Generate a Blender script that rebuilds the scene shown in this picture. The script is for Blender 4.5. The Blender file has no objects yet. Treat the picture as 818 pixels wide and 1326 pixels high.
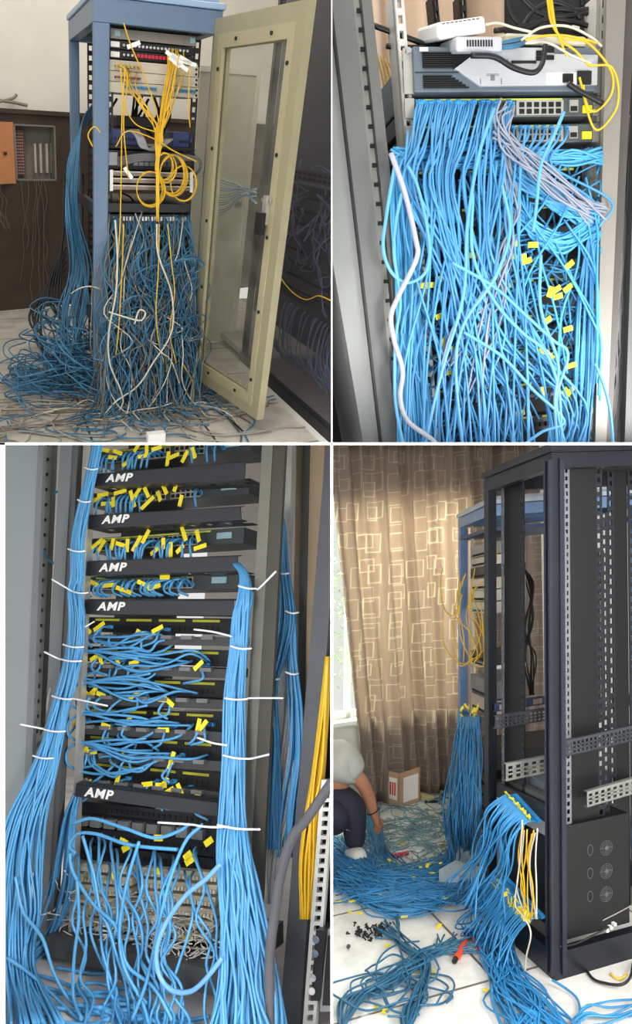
import bpy, bmesh, math, random
from mathutils import Vector, Matrix
import numpy as np
C = bpy.context.scene.collection
S = bpy.context.scene
# ---------------------------------------------------------------- camera, world, exposure
cd = bpy.data.cameras.new('camera'); cam = bpy.data.objects.new('camera', cd); C.objects.link(cam)
cam.location = (0, 0, 0); cam.rotation_euler = (math.pi/2, 0, 0)
cd.sensor_fit = 'VERTICAL'; cd.sensor_height = 36; cd.lens = 36*900/1326
cd.clip_start = .05; cd.clip_end = 100
S.camera = cam
S.view_settings.view_transform = 'Standard'; S.view_settings.look = 'None'
S.view_settings.exposure = 0.0; S.view_settings.gamma = 1.0; S.view_settings.use_curve_mapping = False
W = bpy.data.worlds.new('world'); S.world = W; W.use_nodes = True
bg = W.node_tree.nodes['Background']; bg.inputs[0].default_value = (1, .995, .98, 1); bg.inputs[1].default_value = .82
PI = math.pi
# four compartments (a 2 x 2 block of rooms); each has its own floor frame: matrix A, offset t
FR = {1: (((.91312, -.40062, .14987), (-.15347, -.46559, -.83529), (.37275, .81683, -.47175)), (-1.30954, -.67333, 4.09795)),
      2: (((.97972, -.18921, -.06837), (-.10756, -.21021, -.97152), (.16969, .95917, -.22640)), (.21848, -.93385, 1.55504)),
      3: (((.91662, .39851, .03378), (-.04183, .17535, -.98367), (-.39761, .90025, .17664)), (-.63312, 1.28108, 1.60990)),
      4: (((.23429, .95167, .01038), (-.13959, -.04761, -.99510), (-.95848, .29798, .04593)), (.88761, 1.74791, 2.58747))}
FR = {k: (np.array(a), np.array(t), np.linalg.inv(np.array(a))) for k, (a, t) in FR.items()}
K = 1
def room(n):
    global K; K = n
def tw(p):
    A, t, _ = FR[K]; q = A @ np.array(p, float) + t
    return Vector((q[0], q[2], -q[1]))
def pix(u, v, ax, val):           # a point of the room on the plane local[ax] = val
    A, t, Ai = FR[K]; o = -Ai @ t; k = Ai @ np.array([(u-409)/900, (v-663)/900, 1.])
    return o + (val-o[ax])/k[ax]*k
def PY(u, v, y): return tuple(pix(u, v, 1, y))
def PX(u, v, x): return tuple(pix(u, v, 0, x))
def PZ(u, v, z=0): return tuple(pix(u, v, 2, z))
def plane_n(u, v, d):             # normal (world) of the partition seen edge-on along image line
    pass
XM, YM = 429.4, 574.6
aX, aY = (XM-409)/900, (YM-663)/900
mx = {1: -1, 2: 1, 3: -1, 4: 1}; my = {1: -1, 2: -1, 3: 1, 4: 1}
def clip_planes():
    h = .0016                      # half thickness of the partition boards
    n1 = Vector((1, -aX, 0)).normalized()*mx[K]     # keep side n.p > h
    n2 = Vector((0, -aY, -1)).normalized()*my[K]
    pl = [(n1, h), (n2, h)]
    if K == 3: pl.append((Vector((1, 402.5/900, 0)).normalized(), .001))
    return pl
ORG = {}
NONE = object()
class MB:
    def __init__(s): s.v = []; s.f = []; s.sm = []
    def add(s, vs, fs, smooth=False):
        b = len(s.v); s.v += [tuple(map(float, p)) for p in vs]
        for f in fs: s.f.append([b+i for i in f]); s.sm.append(smooth)
        return s
    def hexa(s, p):                # 8 points: bottom ring 0-3, top ring 4-7
        return s.add(p, [(3, 2, 1, 0), (4, 5, 6, 7), (0, 1, 5, 4), (1, 2, 6, 5), (2, 3, 7, 6), (3, 0, 4, 7)])
    def box(s, x0, x1, y0, y1, z0, z1, ch=0):
        if ch:
            c = min(ch, (x1-x0)/2.2, (y1-y0)/2.2, (z1-z0)/2.2)
            bm = bmesh.new(); vs = [bm.verts.new(p) for p in ((x0, y0, z0), (x1, y0, z0), (x1, y1, z0), (x0, y1, z0), (x0, y0, z1), (x1, y0, z1), (x1, y1, z1), (x0, y1, z1))]
            for f in [(3, 2, 1, 0), (4, 5, 6, 7), (0, 1, 5, 4), (1, 2, 6, 5), (2, 3, 7, 6), (3, 0, 4, 7)]: bm.faces.new([vs[i] for i in f])
            bmesh.ops.bevel(bm, geom=bm.edges[:], offset=c, segments=2, affect='EDGES', profile=.5)
            bm.verts.index_update()
            s.add([v.co for v in bm.verts], [[v.index for v in f.verts] for f in bm.faces]); bm.free(); return s
        return s.hexa([(x0, y0, z0), (x1, y0, z0), (x1, y1, z0), (x0, y1, z0), (x0, y0, z1), (x1, y0, z1), (x1, y1, z1), (x0, y1, z1)])
    def obox(s, c, ax, ay, az, hx, hy, hz):
        c = np.array(c, float); a = [np.array(q, float)/np.linalg.norm(q) for q in (ax, ay, az)]
        P = [c+i*hx*a[0]+j*hy*a[1]+k*hz*a[2] for k in (-1, 1) for i, j in ((-1, -1), (1, -1), (1, 1), (-1, 1))]
        return s.hexa(P)
    def tube(s, path, r, n=6, flat=1.0):
        P = [np.array(p, float) for p in path]; N = len(P)
        if N < 2: return s
        T = []
        for i in range(N):
            d = P[min(i+1, N-1)]-P[max(i-1, 0)]; T.append(d/(np.linalg.norm(d)+1e-12))
        u = np.cross(T[0], (0.13, .27, .95)); u /= np.linalg.norm(u)+1e-12
        vs = []
        rr = r if hasattr(r, '__len__') else [r]*N
        for i in range(N):
            u = u-T[i]*np.dot(u, T[i]); u /= np.linalg.norm(u)+1e-12; w = np.cross(T[i], u)
            for k in range(n):
                a = 2*PI*k/n; vs.append(P[i]+(math.cos(a)*u+math.sin(a)*w*flat)*rr[i])
        fs = [[i*n+k, i*n+(k+1) % n, (i+1)*n+(k+1) % n, (i+1)*n+k] for i in range(N-1) for k in range(n)]
        s.add(vs, fs, True); b = len(s.v)-len(vs)
        s.f.append([b+k for k in range(n)][::-1]); s.sm.append(False); s.f.append([b+(N-1)*n+k for k in range(n)]); s.sm.append(False)
        return s
    def cyl(s, p0, p1, r, n=12): return s.tube([p0, p1], r, n)
    def prism(s, poly, off):
        n = len(poly); o = np.array(off, float)
        return s.add([np.array(p, float) for p in poly]+[np.array(p, float)+o for p in poly],
                     [list(range(n))[::-1], list(range(n, 2*n))]+[[i, (i+1) % n, n+(i+1) % n, n+i] for i in range(n)])
    def build(s, name, mat, parent=None, label=None, cat=None, group=None, kind=None, base=None, solid=False):
        if parent is NONE or not s.v: return NONE
        wv = [tw(p) for p in s.v]
        if parent is not None: org = ORG[parent.name]
        elif base is not None: org = tw(base)
        else:
            xs = [p.x for p in wv]; ys = [p.y for p in wv]; zs = [p.z for p in wv]
            org = Vector(((min(xs)+max(xs))/2, (min(ys)+max(ys))/2, min(zs)))
        me = bpy.data.meshes.new(name); me.from_pydata([p-org for p in wv], [], s.f)
        at = me.attributes.new('loc', 'FLOAT_VECTOR', 'POINT')
        at.data.foreach_set('vector', [c for p in s.v for c in p])
        me.polygons.foreach_set('use_smooth', s.sm)
        need = []
        for n, h in clip_planes():
            d = [n.dot(p)-h for p in wv]
            if max(d) <= 0: bpy.data.meshes.remove(me); return NONE
            if min(d) < 0: need.append((n, h))
        if need or solid:
            bm = bmesh.new(); bm.from_mesh(me)
            for n, h in need:
                bmesh.ops.bisect_plane(bm, geom=bm.verts[:]+bm.edges[:]+bm.faces[:], plane_co=n*h-org, plane_no=n, clear_inner=True)
            bmesh.ops.recalc_face_normals(bm, faces=bm.faces[:]) if solid else None
            bm.to_mesh(me); ok = len(bm.faces); bm.free()
            if not ok: bpy.data.meshes.remove(me); return NONE
        o = bpy.data.objects.new(name, me); C.objects.link(o); me.materials.append(mat)
        if parent is not None: o.parent = parent
        else: o.location = org
        ORG[o.name] = org
        tagp(o, label, cat, group, kind)
        return o
def tagp(o, label=None, cat=None, group=None, kind=None):
    if label: o['label'] = label
    if cat: o['category'] = cat
    if group: o['group'] = group
    if kind: o['kind'] = kind
def thing(name, label, cat, base, group=None):
    o = bpy.data.objects.new(name, None); C.objects.link(o); o.location = tw(base); o.empty_display_size = .05
    ORG[o.name] = o.location.copy(); tagp(o, label, cat, group); return o
def ss(path, n=6):                 # smooth curve through the points
    P = [np.array(p, float) for p in path]; P = [2*P[0]-P[1]]+P+[2*P[-1]-P[-2]]; out = []
    for i in range(1, len(P)-2):
        for k in range(n):
            t = k/n; a, b, c, d = P[i-1:i+3]
            out.append(.5*((2*b)+(c-a)*t+(2*a-5*b+4*c-d)*t*t+(3*b-3*c+d-a)*t**3))
    out.append(P[-2]); return out
# ---------------------------------------------------------------- procedural materials
def lin(c): return tuple((x/255/12.92 if x/255 <= .04045 else ((x/255+.055)/1.055)**2.4) for x in c)+(1,)
MC = {}
def mat(name, rgb, rough=.5, metal=0, var=.12, scale=9, spec=.5, coat=0, bump=0):
    if name in MC: return MC[name]
    m = bpy.data.materials.new(name); m.use_nodes = True; nt = m.node_tree; N = nt.nodes; L = nt.links; b = N['Principled BSDF']
    at = N.new('ShaderNodeAttribute'); at.attribute_name = 'loc'
    nz = N.new('ShaderNodeTexNoise'); nz.inputs['Scale'].default_value = scale; nz.inputs['Detail'].default_value = 4
    L.new(at.outputs['Vector'], nz.inputs['Vector'])
    mp = N.new('ShaderNodeMapRange'); mp.inputs[1].default_value = .25; mp.inputs[2].default_value = .75
    mp.inputs[3].default_value = 1-var; mp.inputs[4].default_value = 1+var
    L.new(nz.outputs[0], mp.inputs[0])
    mu = N.new('ShaderNodeMix'); mu.data_type = 'RGBA'; mu.blend_type = 'MULTIPLY'; mu.inputs[0].default_value = 1
    mu.inputs[6].default_value = lin(rgb); L.new(mp.outputs[0], mu.inputs[7]); L.new(mu.outputs[2], b.inputs['Base Color'])
    b.inputs['Roughness'].default_value = rough; b.inputs['Metallic'].default_value = metal; b.inputs['Specular IOR Level'].default_value = spec
    b.inputs['Coat Weight'].default_value = coat
    if bump:
        bp = N.new('ShaderNodeBump'); bp.inputs['Strength'].default_value = bump; bp.inputs['Distance'].default_value = .01
        L.new(nz.outputs[0], bp.inputs['Height']); L.new(bp.outputs[0], b.inputs['Normal'])
    MC[name] = m; return m
class NX:                          # tiny expression helper over math nodes
    def __init__(s, nt, o): s.nt = nt; s.o = o
    def _m(s, op, *a):
        n = s.nt.nodes.new('ShaderNodeMath'); n.operation = op
        for i, q in enumerate((s,)+a):
            if isinstance(q, NX): s.nt.links.new(q.o, n.inputs[i])
            else: n.inputs[i].default_value = q
        return NX(s.nt, n.outputs[0])
    def __add__(s, b): return s._m('ADD', b)
    def __sub__(s, b): return s._m('SUBTRACT', b)
    def __mul__(s, b): return s._m('MULTIPLY', b)
    def fr(s): return s._m('FRACT')
    def fl(s): return s._m('FLOOR')
    def ab(s): return s._m('ABSOLUTE')
    def mx(s, b): return s._m('MAXIMUM', b)
    def mn(s, b): return s._m('MINIMUM', b)
    def lt(s, b): return s._m('LESS_THAN', b)
    def gt(s, b): return s._m('GREATER_THAN', b)
def locxyz(nt):
    at = nt.nodes.new('ShaderNodeAttribute'); at.attribute_name = 'loc'; sp = nt.nodes.new('ShaderNodeSeparateXYZ')
    nt.links.new(at.outputs['Vector'], sp.inputs[0]); return [NX(nt, sp.outputs[i]) for i in range(3)], at.outputs['Vector']
def mix(nt, fac, a, b):
    n = nt.nodes.new('ShaderNodeMix'); n.data_type = 'RGBA'
    for i, q in ((0, fac), (6, a), (7, b)):
        if isinstance(q, NX): nt.links.new(q.o, n.inputs[i])
        elif hasattr(q, 'is_linked'): nt.links.new(q, n.inputs[i])
        else: n.inputs[i].default_value = q
    return n.outputs[2]
def tile_mat(name, rgb, grout, size, gw, dirt=.25, ox=0, oy=0, rough=.35, rot=0):
    m = bpy.data.materials.new(name); m.use_nodes = True; nt = m.node_tree; b = nt.nodes['Principled BSDF']
    (x, y, z), vec = locxyz(nt)
    if rot: x, y = x*math.cos(rot)+y*math.sin(rot), y*math.cos(rot)-x*math.sin(rot)
    fx = ((x+ox)*(1/size)).fr(); fy = ((y+oy)*(1/size)).fr()
    g = fx.mn(fy).lt(gw/size)
    nz = nt.nodes.new('ShaderNodeTexNoise'); nz.inputs['Scale'].default_value = 5; nz.inputs['Detail'].default_value = 8; nz.inputs['Roughness'].default_value = .7
    nt.links.new(vec, nz.inputs['Vector'])
    mr = nt.nodes.new('ShaderNodeMapRange'); mr.inputs[1].default_value = .42; mr.inputs[2].default_value = .7; mr.inputs[3].default_value = 0; mr.inputs[4].default_value = dirt
    nt.links.new(nz.outputs[0], mr.inputs[0])
    c1 = mix(nt, NX(nt, mr.outputs[0]), lin(rgb), lin([q*.45 for q in rgb]))
    nt.links.new(mix(nt, g, c1, lin(grout)), b.inputs['Base Color']); b.inputs['Roughness'].default_value = rough
    return m
def perf_mat(name, rgb, ax, pitch, fill, metal=.3):   # sheet metal with real see-through perforations
    m = bpy.data.materials.new(name); m.use_nodes = True; nt = m.node_tree; b = nt.nodes['Principled BSDF']
    q, vec = locxyz(nt); a = q[ax[0]]*(1/pitch); c = q[ax[1]]*(1/pitch)
    h = (a.fr()-.5); k = ((c+a.fl()*.5).fr()-.5); d = (h*h+k*k).lt(fill*fill)
    b.inputs['Base Color'].default_value = lin(rgb); b.inputs['Roughness'].default_value = .5; b.inputs['Metallic'].default_value = metal
    nt.links.new((d*-1+1).o, b.inputs['Alpha']); return m
def glass_mat(name, rgb, haze=.12, rough=.05):
    m = bpy.data.materials.new(name); m.use_nodes = True; nt = m.node_tree; N = nt.nodes; b = N['Principled BSDF']; out = N['Material Output']
    tr = N.new('ShaderNodeBsdfTransparent'); tr.inputs[0].default_value = lin(rgb)
    b.inputs['Base Color'].default_value = lin((225, 225, 215)); b.inputs['Roughness'].default_value = rough
    q, vec = locxyz(nt); nz = N.new('ShaderNodeTexNoise'); nz.inputs['Scale'].default_value = 6; nz.inputs['Detail'].default_value = 6; nt.links.new(vec, nz.inputs['Vector'])
    mr = N.new('ShaderNodeMapRange'); mr.inputs[1].default_value = .35; mr.inputs[2].default_value = .75; mr.inputs[3].default_value = haze*.5; mr.inputs[4].default_value = haze*1.6
    nt.links.new(nz.outputs[0], mr.inputs[0]); mx_ = N.new('ShaderNodeMixShader'); nt.links.new(mr.outputs[0], mx_.inputs[0])
    nt.links.new(tr.outputs[0], mx_.inputs[1]); nt.links.new(b.outputs[0], mx_.inputs[2]); nt.links.new(mx_.outputs[0], out.inputs[0])
    return m
def area(name, loc, target, size, power, col=(1, 1, 1), sy=None):
    l = bpy.data.lights.new(name, 'AREA'); l.energy = power; l.color = col; l.size = size
    if sy: l.shape = 'RECTANGLE'; l.size_y = sy
    o = bpy.data.objects.new(name, l); C.objects.link(o); a = tw(loc); b = tw(target); o.location = a
    o.rotation_euler = (b-a).to_track_quat('-Z', 'Y').to_euler(); return o
R = random.Random(7)
U = R.uniform
CNT = {}
_o = 'first second third fourth fifth sixth seventh eighth ninth tenth eleventh twelfth thirteenth fourteenth fifteenth sixteenth seventeenth eighteenth nineteenth twentieth'.split()
def nth(i): return _o[i] if i < 20 else ('twenty-' if i < 29 else 'thirty-' if i > 29 else 'thirtieth')+(_o[i % 10] if i != 29 else '')
def cable(path, r, m, label, group=None, n=5, seg=5, name='patch_cable', plug=None, tagc=None, cat='cable', tagat=3):
    sp = ss(path, seg)
    o = MB().tube(sp, r, n).build(name, m, None, label, cat, group)
    if o is NONE: return o
    CNT[name] = CNT.get(name, 0)+1
    if plug: 
        d = np.array(plug, float); p = np.array(path[0], float)
        MB().obox(p+d*.5, d, np.cross(d, (0.01, .02, 1)), np.cross(d, np.cross(d, (0.01, .02, 1))), np.linalg.norm(d)*.5, r*1.5, r*1.3).build('plug', M_PLUG if m is not M_GREY else M_GREYP, o)
    if tagc:
        p = np.array(sp[min(tagat, len(sp)-2)]); t = np.array(sp[min(tagat+1, len(sp)-1)])-p; t /= np.linalg.norm(t)+1e-9
        flag(p, t, r).build('label_tag', tagc, o)
    return o
def flag(p, t, r, L=.03, w=.012):     # a folded paper flag wrapped on a cable
    a = U(0, 2*PI); side = np.cross(t, (math.cos(a), -.6, math.sin(a))); side /= np.linalg.norm(side)+1e-9
    nn = np.cross(t, side); return MB().obox(p+side*(L*.5), side, t, nn, L*.6, w*.5, .0012)
# ================================================================ shared materials
M_BLUE = mat('blue_jacket', (76, 147, 196), .42, var=.18, scale=7)
M_BLUE_D = mat('deep_blue_jacket', (62, 116, 150), .45, var=.3, scale=5)
M_BLUE_B = mat('bright_blue_jacket', (76, 150, 202), .4, var=.16, scale=6)
M_BLUE_4 = mat('royal_blue_jacket', (46, 128, 182), .4, var=.3, scale=6)
M_PLUG = mat('blue_plug', (60, 160, 225), .3)
M_GREY = mat('grey_jacket', (150, 146, 140), .5); M_GREYP = mat('grey_plug', (170, 170, 168), .4)
M_CREAM = mat('cream_jacket', (208, 202, 184), .45); M_YEL = mat('yellow_fibre', (228, 182, 34), .4, var=.08)
M_BLK = mat('black_rubber', (22, 22, 24), .45); M_TAG = mat('yellow_paper', (240, 220, 40), .6, var=.06); M_WTAG = mat('white_paper', (238, 238, 235), .6, var=.04)
M_BLKM = mat('black_metal', (30, 31, 34), .4, .2, var=.1); M_DARK = mat('dark_plastic', (20, 21, 23), .5)
M_STEEL = mat('brushed_steel', (190, 188, 182), .35, .6, var=.08); M_CHROME = mat('chrome', (215, 215, 215), .2, .9, var=.03)
M_WHITE = mat('white_paint', (232, 232, 228), .5, var=.03); M_BOARD = mat('white_board', (246, 246, 246), .7, var=.01)
M_HOLE = mat('port_black', (9, 9, 10), .6)
# ================================================================ partitions between the four rooms
def board(name, pts, mat_):
    me = bpy.data.meshes.new(name); me.from_pydata(pts, [], [(3, 2, 1, 0), (4, 5, 6, 7), (0, 1, 5, 4), (1, 2, 6, 5), (2, 3, 7, 6), (3, 0, 4, 7)])
    at = me.attributes.new('loc', 'FLOAT_VECTOR', 'POINT'); at.data.foreach_set('vector', [c for p in pts for c in p])
    o = bpy.data.objects.new(name, me); C.objects.link(o); me.materials.append(mat_); o['kind'] = 'structure'
def ray(u, v, y): return ((u-409)/900*y, y, -(v-663)/900*y)
Y0, Y1 = 1.0, 6.2; TH = 1.5*Y0/900
def wedge(name, a, b, off, y0=Y0, y1=Y1):   # board through two image points, constant thickness
    A0, A1, B0, B1 = ray(*a, y0), ray(*a, y1), ray(*b, y0), ray(*b, y1); o = np.array(off)*TH
    P = [A0, A1, B1, B0]; board(name, [tuple(np.array(p)-o) for p in P]+[tuple(np.array(p)+o) for p in P], M_BOARD)
wedge('wall_divider_lower', (XM, YM), (XM, 1400), (1, 0, 0))
wedge('wall_divider_upper', (XM, -80), (XM, YM), (.5, 0, 0))
wedge('floor_divider', (-90, YM), (900, YM), (0, 0, 1))
o_ = np.array((1, 0, 0)); P_ = [ray(6.5, 573, 1.0), ray(6.5, 573, 1.35), ray(6.5, 1400, 1.35), ray(6.5, 1400, 1.0)]
board('wall_left_lower', [tuple(np.array(p)-o_*.03) for p in P_]+[tuple(p) for p in P_], M_BOARD)

# ================================================================ ROOM 1: blue rack with its cream glazed door open
room(1)
area('fill_light_room_one', (-.6, -2.2, 3.3), (.2, .6, .9), 1.2, 48, (1, .97, .9))  # unseen fill light added for the whole room
area('fill_light_room_one_rear', (.5, 1.2, 3.4), (.5, 1.25, 0), 1.0, 38, (1, .97, .9))  # second fill, added to brighten the back wall and cream door
FLOOR1 = tile_mat('dusty_tile', (196, 190, 180), (70, 62, 55), .6, .012, .5, .1, .38)
MB().box(-3, 3, -3, 2.42, -.05, 0).build('floor_upper_left', FLOOR1, kind='structure')
wb0, wb1 = np.array((-.447, 2.341)), np.array((.229, 2.509)); wd = (wb1-wb0)/np.linalg.norm(wb1-wb0); wn = np.array((wd[1], -wd[0]))
def wallp(s, z, d=0): q = wb0+wd*s+wn*d; return (q[0], q[1], z)
def wallbox(mb, s0, s1, z0, z1, d0, d1):
    return mb.hexa([wallp(s0, z0, d1), wallp(s1, z0, d1), wallp(s1, z0, d0), wallp(s0, z0, d0), wallp(s0, z1, d1), wallp(s1, z1, d1), wallp(s1, z1, d0), wallp(s0, z1, d0)])
def onwall(u, v, d=0):            # wall coords (s, z) of a pixel at stand-off d
    A, t, Ai = FR[1]; o = -Ai @ t; k = Ai @ np.array([(u-409)/900, (v-663)/900, 1.]); n = np.array((wn[0], wn[1], 0))
    q0 = np.array((wb0[0]+wn[0]*d, wb0[1]+wn[1]*d, 0)); l = n.dot(q0-o)/n.dot(k); p = o+l*k
    return (p[:2]-wb0).dot(wd), p[2]
zt = onwall(50, 143)[1]; s_op0, z_op1 = onwall(16, 160); s_op1, z_op0 = onwall(72, 234)
WALL1 = mat('plaster_wall', (214, 208, 196), .8, var=.05, scale=3)
wallbox(MB(), -3, 4, zt, 4.2, -.1, 0).build('wall_back_upper_left', WALL1, kind='structure')
WOOD = mat('dark_brown_wood', (58, 46, 38), .5, var=.3, scale=4)
w = MB(); wallbox(w, -3, s_op0, 0, zt, -.1, .02); wallbox(w, s_op1, 4, 0, zt, -.1, .02); wallbox(w, s_op0, s_op1, 0, z_op0, -.1, .02); wallbox(w, s_op0, s_op1, z_op1, zt, -.1, .02)
wallbox(w, -3, 4, zt-.03, zt, .02, .05)
w.build('wall_panelling', WOOD, kind='structure')
MB().box(-3, 3, -3.5, 3, 3.62, 3.7).build('ceiling_upper_left', WHITE1 if 0 else mat('ceiling_paint', (225, 218, 205), .8, var=.03), kind='structure')
# recessed junction cabinet
jc = thing('junction_cabinet', 'recessed junction cabinet with open orange wooden door in dark brown wall panelling', 'cabinet', wallp(s_op0, z_op0))
b = MB(); wallbox(b, s_op0, s_op1, z_op0, z_op1, -.1, -.09); wallbox(b, s_op0, s_op0+.012, z_op0, z_op1, -.09, .025); wallbox(b, s_op1-.012, s_op1, z_op0, z_op1, -.09, .025)
wallbox(b, s_op0, s_op1, z_op1-.012, z_op1, -.09, .025); wallbox(b, s_op0, s_op1, z_op0, z_op0+.012, -.09, .025)
b.build('cabinet_box', mat('box_grey', (112, 108, 100), .6), jc)
a0 = onwall(16, 168, .02); a1 = onwall(37, 228, .02)
b = MB(); wallbox(b, a0[0]+.02, a1[0], a1[1], a0[1], -.09, -.04); tb = b.build('terminal_block', mat('terminal_brown', (92, 68, 60), .6), jc)
b = MB()
for i in range(4):
    for k in range(14):
        sx = a0[0]+.035+i*(a1[0]-a0[0]-.05)/3.6; zz = a1[1]+.012+k*(a0[1]-a1[1]-.02)/14
        wallbox(b, sx, sx+.008, zz, zz+.008, -.04, -.032)
b.build('terminal_screws', mat('screw_pink', (190, 150, 145), .4), tb)
for i, u in enumerate((47, 54, 62, 69)):
    c0 = onwall(u-2, 186, -.03); c1 = onwall(u+2, 224, -.03); b = MB(); wallbox(b, c0[0], c1[0], c1[1], c0[1], -.09, -.05); b.build('terminal_strip', mat('strip_grey', (172, 168, 158), .5), jc)
hp = wallp(s_op0, 0, .02); da = math.radians(98); dx = -wd*math.cos(da)*-1; dv = wn*.45-wd*.89; Ld = .5
p0 = np.array((hp[0], hp[1])); p1 = p0+dv*Ld; tk = wd*.018
b = MB(); zb_, zt_ = z_op0-.02, z_op1+.01
b.hexa([(p0[0], p0[1], zb_), (p1[0], p1[1], zb_), (p1[0]-tk[0], p1[1]-tk[1], zb_), (p0[0]-tk[0], p0[1]-tk[1], zb_), (p0[0], p0[1], zt_), (p1[0], p1[1], zt_), (p1[0]-tk[0], p1[1]-tk[1], zt_), (p0[0]-tk[0], p0[1]-tk[1], zt_)])
dd = b.build('door', mat('orange_wood', (190, 125, 78), .45, var=.15, scale=5), jc, label='orange wooden cabinet door, open')
kn = p0+dv*.12+wd*.012; MB().cyl((kn[0], kn[1], (zb_+zt_)/2), (kn[0]+wd[0]*.02, kn[1]+wd[1]*.02, (zb_+zt_)/2), .012).build('knob', M_DARK, dd)
for i in range(7):
    s0, z0 = onwall(U(22, 66), 234, .03); pth = [wallp(s0, z0+.03, -.02), wallp(s0, z0-.02, .03)]; s = s0
    n = R.choice((4, 6, 8))
    for k in range(n): s += U(-.03, .03); pth.append(wallp(s, z0-.02-(k+1)*.13, .035))
    cable(pth, .0025, mat('dull_wire', (96, 84, 76), .6), 'thin dull wire dangling from the junction cabinet on brown panelling', 'wires dangling below the junction cabinet', name='dangling_wire')
for i in range(5):
    q = p0+dv*U(.1, .45); x = q[0]; z0 = zb_+.02; pth = [(x, q[1], z0)]
    for k in range(5): x += U(-.02, .06); pth.append((x, q[1]+.01, z0-(k+1)*.07))
    cable(pth, .0025, mat('dull_wire', (96, 84, 76), .6), 'thin pale wire hanging under the orange cabinet door', 'wires under the orange door', name='dangling_wire')
s0, z0 = onwall(5, 137, .03)
b = MB(); b.tube(ss([wallp(s0-.2, z0+.04, .04), wallp(s0+.02, z0+.03, .06), wallp(s0+.16, z0+.012, .06)]), .012, 8)
b.tube(ss([wallp(s0-.1, z0+.01, .06), wallp(s0+.05, z0+.05, .06), wallp(s0+.09, z0+.08, .05)]), .01, 8)
b.build('adhesive_tube', mat('dusty_grey', (120, 112, 100), .5), label='grey clutter lying on the ledge of the dark panelling', cat='tool')

# ---- rack frame
RB = mat('steel_blue_paint', (100, 123, 150), .38, .1, var=.05); RBD = mat('black_side', (36, 38, 44), .45)
rk = thing('server_rack', 'open steel blue server rack full of tangled blue and yellow cables', 'server rack', (0, 0, 0))
W1, D1, H1 = .593, 1.05, 2.0
for (x0, x1, y0, y1) in ((0, .075, 0, .04), (0, .055, D1-.05, D1), (W1-.014, W1, .01, .04), (W1-.05, W1, D1-.05, D1)):
    MB().box(x0, x1, y0, y1, .0, 1.9, .006).build('post', RB, rk)
MB().box(.012, .072, .04, .075, .02, 1.9).build('post_inner_channel', RBD, rk)
b = MB(); b.box(0, W1+.02, 0, .05, 1.9, 2.0, .004); b.box(0, .05, .05, D1, 1.9, 2.0, .004); b.box(W1-.05, W1, .05, D1, 1.9, 2., .004); b.box(.05, W1-.05, D1-.05, D1, 1.9, 2.)
b.build('top_frame', RB, rk)
b = MB(); b.box(-.01, W1+.03, -.012, D1, 2.002, 2.03, .006); b.box(.02, W1, .02, D1-.04, 2.03, 2.05, .005)
tp = b.build('roof', mat('roof_paint', (150, 178, 208), .35, .1, var=.05), rk)
b = MB()
for i in range(16): b.box(.33+i*.014, .338+i*.014, .005, .06, 2.0305, 2.033)
b.build('vent_slots', M_HOLE, tp)
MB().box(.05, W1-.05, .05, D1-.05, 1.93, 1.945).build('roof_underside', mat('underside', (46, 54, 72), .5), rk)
b = MB(); b.box(0, W1, 0, .05, 0, .08); b.box(0, .05, .05, D1, 0, .08); b.box(W1-.05, W1, .05, D1, 0, .08); b.box(.05, W1-.05, D1-.05, D1, 0, .08); b.build('base_frame', RB, rk)
zc = PX(104, 255, 0.02)[2]
for z in (zc, .45): MB().box(.005, .03, .04, D1-.05, z-.03, z+.03).build('side_brace', RBD, rk)
def rail1(x, y, m, n=36, w=.034, z0=.12, z1=1.88):
    b = MB(); b.box(x, x+.008, y, y+.012, z0, z1); b.box(x+w-.008, x+w, y, y+.012, z0, z1)
    h = (z1-z0)/n
    for i in range(n+1): b.box(x+.008, x+w-.008, y, y+.012, z0+i*h-.012 if i else z0, min(z0+i*h+.012, z1))
    return b.build('mounting_rail', m, rk)
DKB = mat('rail_brown', (52, 46, 44), .45, .3)
rail1(.075, .1, DKB); rail1(.505, .1, DKB); rail1(.075, .8, DKB); rail1(.505, .8, DKB)
# ---- units mounted in the rack (measured on its front plane)
def unit1(name, uL, vT, vB, uR, y, dep, m, label, cat, ch=.003):
    a = PY(uL, vT, y); c = PY(uL, vB, y); x1 = pix(uR, vT+(uR-uL)*.13, 1, y)[0]
    t = thing(name, label, cat, (a[0], y, c[2])); MB().box(a[0], x1, y, y+dep, c[2], a[2], ch).build('case', m, t)
    return t, a[0], x1, c[2], a[2], y
def ports(t, x0, x1, z0, z1, y, nx, nz, m, name='port', sz=.7, dy=.003, rnd=False):
    b = MB(); dx = (x1-x0)/nx; dz = (z1-z0)/nz
    for i in range(nx):
        for k in range(nz):
            cx, cz = x0+(i+.5)*dx, z0+(k+.5)*dz
            if rnd: b.cyl((cx, y, cz), (cx, y-dy, cz), min(dx, dz)*sz/2, 8)
            else: b.box(cx-dx*sz/2, cx+dx*sz/2, y-dy, y, cz-dz*sz/2, cz+dz*sz/2)
    return b.build(name, m, t)
BEI = mat('beige_panel', (196, 188, 172), .45, .1); GRN = mat('green_port', (52, 100, 82), .5)
y1 = .07
t, x0, x1, z0, z1, y = unit1('fibre_patch_bay', 145, 25, 35, 246, y1+.05, .2, mat('dark_green', (30, 44, 42), .5), 'dark fibre panel with green ports at the top of the blue rack', 'patch panel')
ports(t, x0+.03, x1-.05, z0+.006, z1-.004, y, 12, 1, GRN, 'green_ports', .8)
t, x0, x1, z0, z1, y = unit1('blanking_plate', 143, 35.5, 49.5, 254, y1, .3, mat('grey_panel', (134, 130, 124), .45, .3), 'plain grey blanking panel below the green fibre panel', 'panel')
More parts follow.
